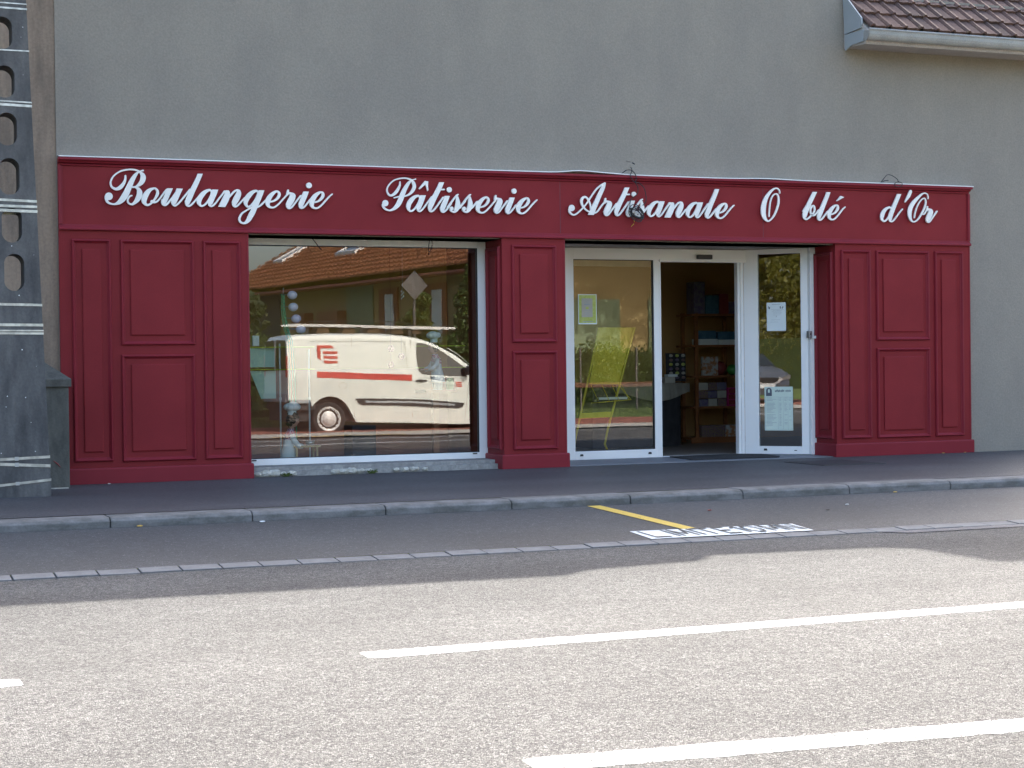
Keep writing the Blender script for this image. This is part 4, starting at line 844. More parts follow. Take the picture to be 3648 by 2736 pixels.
# glass shelves
t_ = thing('glass_shelving', 'glass display shelving with yellow edges on slim metal posts behind the window', 'shelf', (3.1, .95, 0))
for z in (1.222, 1.002):
    c = MB(); c.add([(1.75, .96, z), (2.24, .84, z), (4.15, .84, z), (4.15, 1.20, z), (1.75, 1.20, z)] + [(1.75, .96, z + .007), (2.24, .84, z + .007), (4.15, .84, z + .007), (4.15, 1.20, z + .007), (1.75, 1.20, z + .007)], [(0, 1, 2, 3, 4), (5, 6, 7, 8, 9)]); o = build('glass_shelf', c, 'glass_shelf', t_)
    c = MB(); c.tube([(1.80, .955, z + .0035), (2.24, .838, z + .0035), (2.56, .838, z + .0035)], .0050, 6); c.tube([(3.62, .838, z + .0035), (4.15, .838, z + .0035)], .0050, 6); build('shelf_edge', c, 'shelf_edge', o)
for x, a, b_ in ((2.225, .66, 1.26), (2.52, .66, 1.20)):
    c = MB(); c.tube([(x, .90, .02), (x, .90, b_)], .009, 8); o = build('post', c, 'alu', t_); c = MB(); c.lathe([(.014, .70), (.014, .73)], (x, .90, 0), 10); build('post_collar', c, 'alu', o)
for x0, x1, z0, z1, tilt, lb in ((1.93, 2.18, 1.03, 1.218, .0, 'pale mint sheet standing between the two glass shelves'), (1.93, 2.19, .72, .995, .11, 'tapering pale mint sheet hanging below the lower glass shelf')):
    c = MB(); c.prism([(x0 + tilt, z0), (x1, z0), (x1, z1), (x0, z1)], lambda u, v, d: (u, .93 + d, v), .004); build('paper_sheet', c, 'mint', label=lb, cat='sheet')
c = MB(); c.box(1.955, 2.02, .90, .93, 1.24, 1.34); build('small_carton', c, 'paper_white', label='small white carton on the upper glass shelf at the left', cat='carton')
for x, z in ((3.31, 1.20), (3.31, 1.04), (3.42, 1.12)):
    c = MB()
    for k in range(6): a = k * pi / 3; c.ball((x + .02 * cos(a), .70, z + .02 * sin(a)), .017, .01, .017, 7, 5)
    c.ball((x, .69, z), .014, .012, .014, 7, 5); c.tube([(x, .70, z), (x, .70, 2.26)], .0012, 4); build('paper_flower', c, 'box_red', label='red paper flower hanging on a thread behind the window glass', cat='decoration', group='red paper flowers hanging in the window')
t_ = thing('wall_lining', 'dark brown panelled back wall of the window display', 'panel', (3, 1.6, 0))
c = MB(); c.box(1.66, 4.28, 1.60, 1.63, .006, 1.0); c.box(4.235, 4.28, .51, 1.6, .006, 2.3); c.box(1.66, 1.70, .51, 1.6, .006, 2.3); build('lining_board', c, 'house_brown', t_)
c = MB(); c.box(3.05, 3.30, 1.2, 1.5, .02, .42); build('plant_trough', c, 'dark_cloth', label='dark cloth covered box on the floor of the window display', cat='box')
t_ = thing('hanging_mobile', 'glittering little ornament hanging in the middle of the window', 'ornament', (3.49, .85, 2.2))
c = MB(); c.tube([(3.49, .85, 1.76), (3.49, .85, 2.26)], .0012, 4); build('thread', c, 'alu', t_)
for k in range(7): c = MB(); c.box(3.475 + .012 * (k % 3), 3.481 + .012 * (k % 3), .848, .852, 1.70 + .012 * k, 1.715 + .012 * k); build('spangle', c, 'paper_white', t_)

# yellow newspaper stand behind the fixed door leaf
t_ = thing('newspaper_stand', 'leaning yellow newspaper stand with wire basket behind the fixed door glass', 'stand', (5.9, 1.35, .02))
yb = 1.35
def slab(mb, pts, y0, y1): mb.prism(pts, lambda u, v, d: (u, y0 + d, v), y1 - y0)
c = MB(); slab(c, [(5.782, .802), (6.165, .796), (6.325, 1.419), (5.912, 1.421)], yb, yb + .012); build('panel', c, 'yellow_rack', t_)
for a, b_ in (((5.905, 1.42), (5.60, .20)), ((6.333, 1.419), (5.99, .30))):
    c = MB(); pts = [(a[0], yb - .008, a[1]), (b_[0], yb - .008, b_[1])]
    if b_[0] > 5.9: pts += [(5.955, yb - .008, .147), (5.99, yb - .012, .06), (6.03, yb - .02, .02)]
    else: pts += [(5.57, yb - .01, .02)]
    c.tube(pts, .013, 8); build('leg', c, 'yellow_rack', t_)
c = MB(); slab(c, [(5.665, .43), (6.03, .44), (6.045, .50), (5.685, .49)], yb, yb + .01); build('crossbar', c, 'yellow_rack', t_)
c = MB()
for x in (5.80, 5.93, 6.05, 6.17): c.tube([(x, yb, .795), (x + .03, yb - .12, .625)], .004, 5)
c.tube([(5.83, yb - .12, .605), (6.225, yb - .12, .630)], .005, 5); c.tube([(6.13, yb, .79), (6.225, yb - .12, .63)], .004, 5); c.tube([(5.83, yb - .12, .605), (5.80, yb, .60)], .004, 5); c.tube([(6.225, yb - .12, .63), (6.19, yb, .62)], .004, 5)
bk = build('wire_basket', c, 'yellow_rack', t_)
c = MB(); c.box(5.85, 6.19, yb - .10, yb - .03, .635, .66); build('newspaper', c, 'paper_white', label='folded newspapers lying in the wire basket of the yellow stand', cat='newspaper')
t_ = thing('roller_blind', 'rolled pale fabric blind behind the top of the fixed door glass', 'blind', (5.92, 1.02, 2.1))
c = MB(); c.box(5.43, 6.38, 1.02, 1.05, 2.066, 2.14); build('blind_cassette', c, 'cloth', t_)

# inside, seen through the open door
SY = 3.65
sh = thing('wooden_shelf', 'tall brown wooden shelf unit inside the shop, seen through the open door', 'shelf', (8.62, SY, 0))
for x in (8.335, 8.945):
    for y in (SY, SY + .36): c = MB(); c.box(x - .022, x + .022, y, y + .04, .006, 1.66); build('upright', c, 'wood_brown', sh)
for z in (1.63, 1.235, .845, .455, .06):
    c = MB(); c.box(8.26, 9.02, SY - .02, SY + .42, z - .014, z + .014); build('shelf_board', c, 'wood_brown', sh)
c = MB(); c.box(8.23, 9.04, SY - .03, SY - .02, .006, .08); build('kick_board', c, 'wood_brown', sh)
def carton(name, lb, x0, x1, z0, z1, mat, cat, y0=SY, dy=.2, group=None):
    c = MB(); c.box(x0, x1, y0, y0 + dy, z0, z1); return build(name, c, mat, bevel=.004, label=lb, cat=cat, group=group)
carton('gift_box', 'tall pink-grey box on top of the wooden shelf, at its left end', 8.30, 8.46, 1.645, 2.05, 'violet', 'box')
carton('gift_box', 'dark teal box on top of the wooden shelf, in its middle', 8.47, 8.66, 1.645, 1.88, 'box_blue', 'box')
carton('gift_box', 'dark red box on top of the wooden shelf, right of the teal box', 8.67, 8.80, 1.645, 1.90, 'box_red', 'box')
carton('gift_box', 'low violet box on top of the wooden shelf, at its right end', 8.81, 8.97, 1.645, 1.80, 'violet', 'box')
t_ = carton('white_tray', 'white carton tray at the left of the second shelf', 8.372, 8.64, 1.25, 1.325, 'paper_white', 'tray')
t_ = carton('white_tray', 'white carton tray at the right of the second shelf', 8.65, 8.92, 1.25, 1.315, 'paper_white', 'tray')
carton('blue_packet', 'blue packets standing in the left white tray', 8.385, 8.63, 1.326, 1.43, 'box_blue', 'packet', SY + .03, .12)
carton('blue_packet', 'blue and green packets standing in the right white tray', 8.665, 8.905, 1.316, 1.42, 'box_blue', 'packet', SY + .03, .12)
carton('picture_box', 'square box with an orange and white picture on the third shelf', 8.417, 8.64, .86, 1.10, 'box_pic', 'box', SY, .05)
c = MB(); c.ball((8.72, SY + .10, .95), .085, .085, .09, 16, 10); build('round_tin', c, 'box_red', smooth=True, label='round glossy dark red tin on the third shelf', cat='tin')
c = MB(); c.ball((8.90, SY + .10, .93), .07, .07, .07, 16, 10); build('green_toy', c, 'green_toy', smooth=True, label='round glossy green toy at the right of the third shelf', cat='toy')
k = 0
names = [['top left', 'top middle', 'top right'], ['second row left', 'second row middle', 'second row right'], ['third row left', 'third row middle', 'third row right']]
for r_ in range(3):
    for q in range(3):
        x = 8.365 + q * .133; z = .470 + (2 - r_) * .103
        carton('candy_box', 'clear sweet box in the stack on the fourth shelf, ' + names[r_][q], x, x + .125, z, z + .095, ('box_pale', 'box_mixed', 'violet')[(r_ + q) % 3], 'box', SY, .15, 'stacked clear sweet boxes on the fourth shelf')
t_ = thing('pink_drawers', 'bright pink plastic drawer tower at the right of the fourth shelf', 'drawers', (8.85, SY, .47))
c = MB(); frame(c, 8.775, 8.925, .470, .70, .012, .012, .012, .012, SY, SY + .2)
for z in (.545, .62): c.box(8.787, 8.913, SY, SY + .2, z, z + .008)
build('casing', c, 'pink', t_)
for z in (.484, .555, .630): c = MB(); c.box(8.79, 8.91, SY + .012, SY + .19, z, z + .055); build('drawer', c, 'box_red', t_)
for x0, x1, m_, lb in ((8.40, 8.58, 'box_mixed', 'left'), (8.585, 8.735, 'box_mixed', 'middle'), (8.745, 8.92, 'box_pic', 'right')): carton('sweet_tub', 'clear tub of coloured sweets on the bottom shelf, ' + lb + ' of three', x0, x1, .076, .225, m_, 'tub', SY, .18)
ct = thing('counter', 'low counter under a pale cloth left of the wooden shelf inside the shop', 'counter', (7.5, 3.1, 0))
c = MB(); c.prism([(6.6, 3.05), (7.55, 3.05), (7.85, 3.2), (8.02, 3.5), (8.02, 4.1), (6.6, 4.1)], lambda u, v, d: (u, v, .006 + d), .76); build('counter_body', c, 'dark_cloth', ct)
c = MB(); c.prism([(6.6, 3.03), (7.56, 3.03), (7.88, 3.18), (8.05, 3.5), (8.05, 4.12), (6.6, 4.12)], lambda u, v, d: (u, v, .768 + d), .012)
R = []
for k in range(25):
    x = 6.9 + k * .046; y = 3.025 + max(0, x - 7.55) * .45; dz = .11 + .10 * sin(pi * min(1, max(0, (x - 7.0) / .95)))
    R.append([(x, y, .775), (x, y - .01 + .008 * sin(k * 1.9), .775 - dz)])
c.rings(R, close=False); build('tablecloth', c, 'cloth', ct)
cr = thing('lollipop_rack', 'dark rack of wrapped sweets leaning on the counter', 'rack', (7.86, 3.2, .78))
c = MB(); c.prism([(7.70, .80), (7.96, .80), (8.01, 1.14), (7.74, 1.15)], lambda u, v, d: (u, 3.24 + d + (v - .8) * .3, v), .02); build('rack_board', c, 'dark_cloth', cr)
for r_ in range(6):
    for q in range(3):
        c = MB(); c.ball((7.745 + q * .085 + r_ * .008, 3.22 + r_ * .016, .845 + r_ * .054), .028, .02, .020, 8, 5); build('wrapped_sweet', c, ('box_mixed', 'yellow_green', 'violet', 'box_pale')[(r_ * 3 + q * 2) % 4], cr)
carton('small_white_box', 'flat white box lying on top of another on the counter', 7.64, 7.775, .855, .887, 'paper_white', 'box', 3.1, .1)
carton('small_white_box', 'small white box on the counter under the flat one', 7.60, 7.74, .781, .853, 'box_pale', 'box', 3.1, .12)

# ================================================================== ACROSS THE STREET (mirrored in the glass)
# ---- van. Side profile in world x / z; near side at y = -15.8
def loft_body(mb, stations, yc, w_, belt):
    "stations: (x, zbot, ztop); rounded cross-section with tumblehome above the belt"
    R = []
    for x, zb, zt, ww in stations:
        hw = w_ / 2 * ww; top = max(zt, zb + .02); be = min(belt, top - .04)
        tum = .09 * max(0, (top - be)) / .8
        q = [(-hw, zb), (-hw, (zb + be) / 2), (-hw, be), (-hw + tum * .5, be + (top - be) * .5), (-hw + tum, top - .09 * min(1, (top - be) * 2)), (-hw + tum + .03, top - .03 * min(1, (top - be) * 2)), (-hw + tum + .12, top), (0, top + .015)]
        q = q + [(-a, b_) for a, b_ in q[-2::-1]]
        R.append([(x, yc + a, b_) for a, b_ in q])
    mb.rings(R, close=False)
    n = len(R[0])
    for Rk in (R[0], R[-1]): mb.add(Rk, [tuple(range(n))])
    for i in range(len(R) - 1): mb.add([R[i][0], R[i + 1][0], R[i + 1][-1], R[i][-1]], [(0, 1, 2, 3)])
VY = -15.80; VC = VY - .95
van = thing('van', 'white panel van with ladders on its roof, red stripe and black side trim', 'van', (8.6, VC, -.24))
wx, wz, wr = 7.255, 0.015, .335
fx_ = 10.66
def arch(x, c_, r):
    d = abs(x - c_); return None if d >= r else sqrt(r * r - d * d)
def vbot(x):
    z = .40 if x < 6.9 else -.05 - (x - 7.65) * .035
    for c_ in (wx, fx_):
        a = arch(x, c_ + .02, .43)
        if a is not None: z = max(z if x > 6.9 else .40, .03 + a)
    return z
vt = [(6.44, 1.55), (6.52, 1.645), (6.70, 1.672), (7.7, 1.69), (8.4, 1.675), (8.87, 1.645), (9.19, 1.585), (9.45, 1.49), (9.72, 1.36), (9.97, 1.215), (10.17, 1.06), (10.35, .95), (10.75, .90), (11.1, .78), (11.30, .62), (11.36, .42)]
def interp(T, x):
    for (a, b_), (c_, d) in zip(T, T[1:]):
        if a <= x <= c_: return b_ + (d - b_) * (x - a) / (c_ - a)
    return T[0][1] if x < T[0][0] else T[-1][1]
xs_ = sorted(set([6.44, 6.46, 6.52, 6.6, 6.7, 6.8] + [6.84 + .035 * i for i in range(25)] + [7.8 + .15 * i for i in range(15)] + [9.94, 10.1] + [10.2 + .035 * i for i in range(27)] + [11.2, 11.3, 11.36]))
c = MB(); loft_body(c, [(x, vbot(x), interp(vt, x), 1 if x < 10.4 else 1 - .10 * ((x - 10.4) / .96)**2) for x in xs_], VC, 1.90, .80)
build('van_body', c, 'van_white', van, smooth=False, fixn=True, bevel=0)
c = MB(); c.box(6.5, 11.25, VC - .80, VC + .80, -.02, .45); c.box(6.47, 7.0, VC - .9, VC + .90, .20, .405); build('underbody', c, 'black_rubber', van)
def vy(z): 
    b_ = .80
    if z <= b_: return VY + .003
    top = 1.66; t = (z - b_) / (top - b_); return VY + .003 - .09 * max(0, (top - b_)) / .8 * min(1, t)
def vs(u, v, d): return (u, vy(v) + d, v)
def decal(name, polys, mat, h=.003, par=van, sub=False):
    c = MB()
    for pts in polys:
        # split tall polygons so they follow the side
        c.prism(pts, vs, h)
    return build(name, c, mat, par)
decal('side_stripe', [[(7.017, .949), (8.963, .855), (8.963, .735), (7.015, .828)]], 'van_red')
decal('side_logo', [[(7.041, 1.464), (7.331, 1.462), (7.388, 1.406), (7.109, 1.408), (7.106, 1.159), (7.038, 1.222)]] + [[(7.160, z), (7.450, z - .002), (7.449, z - .058), (7.159, z - .056)] for z in (1.351, 1.256, 1.160)], 'van_red')
decal('side_trim', [[(7.79, .415), (8.45, .405), (9.2, .365), (10.07, .285), (10.02, .215), (9.93, .185), (8.95, .240), (8.4, .275), (7.93, .295), (7.86, .33)]], 'black_plastic', .02)
decal('trim_insert', [[(7.98, .372), (8.9, .345), (9.85, .268), (9.84, .232), (8.95, .300), (8.0, .335)]], 'flashing', .023)
decal('cab_window', [[(9.096, 1.478), (9.20, 1.485), (9.32, 1.458), (9.544, 1.358), (9.768, 1.207), (9.98, 1.07), (10.12, .985), (10.125, .80), (9.7, .83), (9.3, .855), (9.17, .872), (9.11, .938), (9.075, 1.256)]], 'dark_glass', .006)
c = MB(); [c.prism([(x, .86), (x + .04, .86), (x + .04, 1.5), (x, 1.5)], vs, .008) for x in ()]
decal('panel_gap', [[(7.744, 1.62), (7.750, 1.62), (7.770, .06), (7.764, .06)], [(8.956, 1.56), (8.964, 1.56), (8.975, .02), (8.966, .02)], [(6.914, 1.545), (8.80, 1.525), (8.80, 1.520), (6.914, 1.540)], [(8.80, 1.525), (8.852, 1.47), (8.847, 1.466), (8.80, 1.518)], [(8.849, 1.47), (8.876, 1.0), (8.870, 1.0), (8.843, 1.47)], [(10.155, .70), (10.160, .70), (10.08, .0), (10.074, .0)], [(7.77, .885), (8.96, .83), (8.96, .826), (7.77, .881)]], 'text_dark', .0015)
c = MB(); n = 24
for k in range(n):
    a, b_ = 2 * pi * k / n, 2 * pi * (k + 1) / n
    c.prism([(7.545 + .088 * cos(a), .665 + .062 * sin(a)), (7.545 + .088 * cos(b_), .665 + .062 * sin(b_)), (7.545 + .083 * cos(b_), .665 + .058 * sin(b_)), (7.545 + .083 * cos(a), .665 + .058 * sin(a))], vs, .0015)
build('fuel_flap', c, 'text_dark', van)
c = MB(); c.prism([(9.035, .745), (9.12, .762), (9.27, .74), (9.27, .722), (9.12, .712), (9.04, .728)], vs, .03); build('door_handle', c, 'black_plastic', van, bevel=.004)
def vtext(u, v, d): x = 9.85 - u; return (x, vy(.76) + d, .762 - (x - 9.3) * .105 + v)
c = text_mesh('FORCLUM', .105, vtext, .004, .0015, 1.06); build('company_lettering', c, 'text_dark', van)
def vtext2(u, v, d): x = 9.86 - u; return (x, vy(.7) + d, .672 - (x - 9.3) * .11 + v)
c = text_mesh('I N G E N I E R I E', .045, vtext2, .004, 0, 1.35); build('company_line', c, 'text_dark', van)
decal('door_logo', [[(9.886, z), (10.01, z - .012), (10.01, z - .034), (9.886, z - .022)] for z in (.704, .668, .632)], 'van_red')
c = MB(); c.box(6.40, 6.47, VC - .86, VC + .86, .36, .52); c.box(6.47, 6.85, VY - .005, VY + .004, .335, .41); build('rear_bumper', c, 'flashing', van, bevel=.02)
for s_ in (-1, 1):
    c = MB(); c.prism([(.08, .98), (.84, .98), (.76, 1.56), (.10, 1.58)], lambda u, v, d: (6.437 - d + (v - 1.55) * .02, VC + s_ * u, v), .006); build('rear_window', c, 'dark_glass', van)
    c = MB(); c.box(6.425, 6.445, VC + s_ * .86 - .05, VC + s_ * .86 + .05, .85, 1.25); build('tail_lamp', c, 'van_red', van)
c = MB(); c.prism([(10.18, 1.075), (10.22, 1.04), (10.02, 1.205), (9.75, 1.37), (9.72, 1.375), (9.98, 1.225)], lambda u, v, d: (u, VC + .835 + d * (1 - (v - 1.0) * .2), v + .012), .05); build('windscreen_pillar', c, 'van_white', van)
c = MB()
R = [[(x + .012, VC + y, z + .012) for y in (-.74, -.4, 0, .4, .74)] for x, z in ((9.45, 1.49), (9.72, 1.37), (9.97, 1.225), (10.2, 1.05), (10.34, .945))]; c.rings(R, close=False); build('windscreen', c, 'dark_glass', van)
c = MB(); c.ball((10.12, VY + .12, .93), .075, .11, .10, 10, 7); build('door_mirror', c, 'black_plastic', van, smooth=True)
def wheel(par, x, y, z, r, side):
    c = MB(); c.lathe([(r * .68, -.02), (r * .72, .0), (r * .93, .0), (r, -.03), (r, -.17), (r * .9, -.20), (r * .5, -.20)], (x, y, z), 36, 'y', Matrix.Diagonal((1, side, 1))); wh = build('wheel', c, 'tyre', par, smooth=False)
    c = MB(); c.lathe([(.002, .012), (r * .30, .010), (r * .34, .002), (r * .38, -.018), (r * .56, -.022), (r * .66, -.004), (r * .71, .004), (r * .72, -.01), (r * .70, -.03), (.002, -.03)], (x, y, z), 32, 'y', Matrix.Diagonal((1, side, 1))); cp = build('hubcap', c, 'alu', wh, smooth=True)
    c = MB()
    for k in range(14): a = 2 * pi * k / 14; c.ball((x + r * .56 * cos(a), y - side * .016, z + r * .56 * sin(a)), .022, .012, .022, 8, 5)
    build('vent_hole', c, 'black_rubber', cp)
for x in (wx, fx_): wheel(van, x, VY - .035, wz if x < 8 else wz - .10, wr, 1); wheel(van, x, VC - .95 + .035, wz if x < 8 else wz - .10, wr, -1)
rk = build('roof_rack', MB().tube([(6.9, VC - .7, 1.80), (6.9, VC + .7, 1.80)], .018, 6).tube([(8.0, VC - .7, 1.81), (8.0, VC + .7, 1.81)], .018, 6).tube([(9.0, VC - .7, 1.79), (9.0, VC + .7, 1.79)], .018, 6), 'black_plastic', van)
c = MB()
for x in (6.9, 8.0, 9.0):
    for s_ in (-1, 1): c.box(x - .03, x + .03, VC + s_ * .68 - .03, VC + s_ * .68 + .03, interp(vt, x) - .02, 1.80)
build('rack_foot', c, 'black_plastic', rk)
for q, (yy, zz, lb) in enumerate(((VC + .55, 1.86, 'aluminium ladder on the van roof, nearest the shop'), (VC + .05, 1.87, 'aluminium ladder on the van roof, behind the first one'))):
    ld = thing('ladder', lb, 'ladder', (8.3, yy, zz), 'ladders tied on the roof of the van')
    for dy in (-.19, .19):
        c = MB(); c.box(6.60, 9.95, yy + dy - .014, yy + dy + .014, zz - .020, zz + .020)
        c.v = [(x, y, z - (x - 6.6) * .020) for x, y, z in c.v]; build('rail', c, 'alu', ld)
    for k in range(12):
        x = 6.75 + k * .28; c = MB(); c.tube([(x, yy - .18, zz - (x - 6.6) * .02), (x, yy + .18, zz - (x - 6.6) * .02)], .014, 6); build('rung', c, 'alu', ld)
for x, r in ((7.22, .10), (7.75, .10), (8.25, .10), (8.75, .09), (9.15, .07)):
    c = MB(); c.prism([(x - r * 1.5, 1.69), (x + r * 1.5, 1.69), (x + r * .95, 1.69 + r * 1.05), (x - r * .95, 1.69 + r * 1.05)], lambda u, v, d: (u, VC + .3 + d, v), .4); build('roof_crate', c, 'hair', label='dark box strapped to the van roof below the ladders', cat='box', group='dark boxes under the ladders on the van roof')
c = MB(); c.tube([(7.0, VC + .3, 1.93), (8.5, VC + .3, 1.95), (9.0, VC + .3, 1.92), (9.3, VC + .3, 1.82), (9.45, VC + .3, 1.72)], .007, 5); build('tie_strap', c, 'black_rubber', label='loose black strap over the ladders on the van', cat='strap')

# ---- grey car further down the street, facing the shop door
car = thing('car', 'dark grey hatchback parked down the street, mirrored in the angled side window', 'car', (-24.7, -16.3, -.23))
CZ = -.22
def cl(px, py, pz):      # local: px forward
    a = radians(4); return (-22.68 + (px) * cos(a) + py * -sin(a) - 0, -15.66 + px * sin(a) + py * cos(a), CZ + pz * 1.10)
ct_ = [(-4.2, .55), (-4.1, .95), (-3.9, 1.1), (-3.6, 1.36), (-2.9, 1.46), (-2.1, 1.44), (-1.75, 1.36), (-1.05, 1.00), (-.6, .93), (-.25, .84), (-.05, .70), (0, .5)]
c = MB(); R = []
for x in sorted(set([p_[0] for p_ in ct_] + [-4.0 + .1 * i for i in range(41)])):
    zt = interp(ct_, x); zb = .22
    for c_ in (-.85, -3.4):
        a = arch(x, c_, .37)
        if a: zb = max(zb, .30 + a * .9)
    hw = .86 * (1 - .16 * max(0, (x + .5) / .5)**2 * (x > -.5)); be = min(.86, zt - .05); tum = .22 * max(0, zt - be) / .6
    q = [(-hw + .03, zb), (-hw, (zb + be) / 2), (-hw + .02, be), (-hw + tum + .02, zt - .05), (-hw + tum + .12, zt), (0, zt + .02)]; q += [(-a_, b_) for a_, b_ in q[-2::-1]]
    R.append([cl(x, a_, b_) for a_, b_ in q])
c.rings(R, close=False); c.add(R[-1], [tuple(range(len(R[-1])))]); c.add(R[0], [tuple(range(len(R[0])))]); build('car_body', c, 'car_grey', car)
c = MB(); R = [[cl(x + .012, y * k_, z + .012) for y in (-.66, -.3, 0, .3, .66)] for x, z, k_ in ((-1.75, 1.37, .92), (-1.4, 1.19, 1), (-1.08, 1.02, 1.08))]; c.rings(R, close=False); build('windscreen', c, 'dark_glass', car)
for s_ in (-1, 1):
    c = MB(); c.add([cl(x, s_ * (.865 - .22 * max(0, z - .86) / .6), z) for x, z in ((-1.25, .90), (-1.85, 1.32), (-3.4, 1.32), (-3.85, .95))], [(0, 1, 2, 3)]); build('side_glass', c, 'dark_glass', car)
c = MB(); c.prism([(-.36, .70), (.36, .70), (.30, .60), (.18, .555), (-.18, .555), (-.30, .60)], lambda u, v, d: cl(-.02 + d, u, v), .03); build('grille', c, 'black_plastic', car)
c = MB(); c.prism([(-.50, .66), (-.36, .72), (-.30, .59), (-.18, .545), (.18, .545), (.30, .59), (.36, .72), (.50, .66), (.34, .54), (.2, .515), (-.2, .515), (-.34, .54)], lambda u, v, d: cl(-.03 + d, u, v), .035); build('bumper_trim', c, 'alu', car)
for s_ in (-1, 1):
    c = MB(); c.prism([(s_ * .45, .60), (s_ * .76, .66), (s_ * .76, .78), (s_ * .47, .72)], lambda u, v, d: cl(-.10 + d, u, v), .08); build('headlamp', c, 'grey_metal', car)
    c = MB(); c.ball(cl(-.02, s_ * .62, .38), .04, .04, .035, 8, 5); build('fog_lamp', c, 'alu', car)
c = MB(); c.prism([(-.26, .40), (.26, .40), (.26, .51), (-.26, .51)], lambda u, v, d: cl(.0 + d, u, v), .02); np_ = build('number_plate', c, 'paper_white', car)
c = MB(); c.prism([(-.26, .40), (-.22, .40), (-.22, .51), (-.26, .51)], lambda u, v, d: cl(.021 + d, u, v), .002); build('plate_band', c, 'box_blue', np_)
c = MB(); c.prism([(-.80, .24), (.80, .24), (.80, .36), (-.80, .36)], lambda u, v, d: cl(-.12 + d, u, v), .09); build('lower_grille', c, 'black_plastic', car)
for x in (-.85, -3.4):
    for s_ in (-1, 1):
        q = cl(x, s_ * .82, .31); c = MB(); c.lathe([(.18, 0), (.28, 0), (.31, -.03), (.31, -.16), (.2, -.18)], q, 24, 'y', Matrix.Diagonal((1, s_, 1))); wh = build('wheel', c, 'tyre', car); c = MB(); c.lathe([(.01, .005), (.18, .0), (.19, -.02), (.01, -.03)], q, 16, 'y', Matrix.Diagonal((1, s_, 1))); build('rim', c, 'alu', wh)

# ---- yellow house
hs = thing('house', 'yellow house with an orange tiled roof, mirrored in the shop window', 'house', (17, -27, 0))
hx, hy = 14.18, -21.6; ex_ = .127    # the side wall runs back along (-.127, -1)
def hp(a, b_, z): return (hx + a - ex_ * b_, hy - b_, z)        # a: to the right along the street, b: back from the street
LB, LA, HE = 21.1, 9.0, 3.92
c = MB()
for (a0, b0), (a1, b1) in (((0, 0), (0, LB)), ((0, LB), (LA, LB)), ((LA, LB), (LA, 0)), ((LA, 0), (0, 0))): c.quad(hp(a0, b0, -.3), hp(a1, b1, -.3), hp(a1, b1, HE), hp(a0, b0, HE))
for b_ in (0, LB): c.add([hp(0, b_, HE), hp(LA, b_, HE), hp(LA / 2, b_, HE + 2.61)], [(0, 1, 2)])
build('house_wall', c, 'house_yellow', hs)
sl2 = .58; rl = sqrt(1 + sl2 * sl2)
tm_ = MB(); ncs = 19; e2 = (LA / 2 + .55) / ncs
for j in range(ncs):
    a0 = -.55 + j * e2 - .03; a1 = a0 + e2 + .06
    for i in range(73):
        b0 = -.5 + i * .30; b1 = b0 + .292; lift = random.uniform(.085, .11)
        for (p0, p1, bb) in ((0, .10, 0), (.10, .292, 1)):
            h0 = lift + (.035 if bb == 0 else 0); za = HE + a0 * sl2 + h0; zb = HE + a1 * sl2 + .012 + (.03 if bb == 0 else 0)
            tm_.add([hp(a0, b0 + p0, za), hp(a0, b0 + p1, za), hp(a1, b0 + p1, zb), hp(a1, b0 + p0, zb), hp(a0, b0 + p0, za - .06), hp(a0, b0 + p1, za - .06)], [(0, 1, 2, 3), (0, 1, 5, 4)])
rf2 = build('roof', tm_, 'tile_orange', hs, fixn=False)
c = MB(); c.quad(hp(-.5, -.5, HE - .5 * sl2 + .0), hp(LA / 2, -.5, HE + 2.61), hp(LA / 2, LB + .4, HE + 2.61), hp(-.5, LB + .4, HE - .5 * sl2)); c.quad(hp(LA + .5, -.5, HE - .5 * sl2), hp(LA / 2, -.5, HE + 2.62), hp(LA / 2, LB + .4, HE + 2.62), hp(LA + .5, LB + .4, HE - .5 * sl2)); build('roof_boarding', c, 'house_brown', rf2)
for a, b_, wa, wb in ((1.15, 19.4, 1.15, .85), (.95, 12.9, 1.4, 1.5)):
    c = MB()
    def rr(u, v, h): return hp(a + u, b_ + v, HE + (a + u) * sl2 + h)
    for (u0, u1, v0, v1) in ((0, wa, 0, .09), (0, wa, wb - .09, wb), (0, .09, .09, wb - .09), (wa - .09, wa, .09, wb - .09)):
        c.add([rr(u0, v0, .16), rr(u1, v0, .16), rr(u1, v1, .16), rr(u0, v1, .16), rr(u0, v0, .0), rr(u1, v0, 0), rr(u1, v1, 0), rr(u0, v1, 0)], [(0, 1, 2, 3), (0, 1, 5, 4), (1, 2, 6, 5), (2, 3, 7, 6), (3, 0, 4, 7)])
    sk = build('skylight', c, 'alu', rf2); c = MB(); c.quad(rr(.09, .09, .12), rr(wa - .09, .09, .12), rr(wa - .09, wb - .09, .12), rr(.09, wb - .09, .12)); build('pane', c, 'dark_glass', sk)
c = MB(); c.tube([hp(-.60, -.5, HE - .50), hp(-.60, LB + .4, HE - .50)], .07, 8); build('gutter', c, 'house_brown', hs)
def hside(b0, b1, z0, z1, d0, d1): # box on the side wall
    c = MB(); c.prism([(b0, z0), (b1, z0), (b1, z1), (b0, z1)], lambda u, v, d: hp(-d0 - d, u, v), d1 - d0); return c
def hfront(a0, a1, z0, z1, d0, d1):
    c = MB(); c.prism([(a0, z0), (a1, z0), (a1, z1), (a0, z1)], lambda u, v, d: hp(u, -d0 - d, v), d1 - d0); return c
for b0, b1 in ((9.38, 11.26),): build('shutter', hside(b0, b1, .9, 3.40, .005, .05), 'shutter_green', hs, label='large closed green shutter')
for b0, b1 in ((7.75, 8.95), (4.80, 6.0)):
    fr = build('window', hside(b0, b1, .9, 3.25, .005, .06), 'house_brown', hs); build('pane', hside(b0 + .2, b1 - .45, 1.0, 3.08, .061, .075), 'house_white', fr)
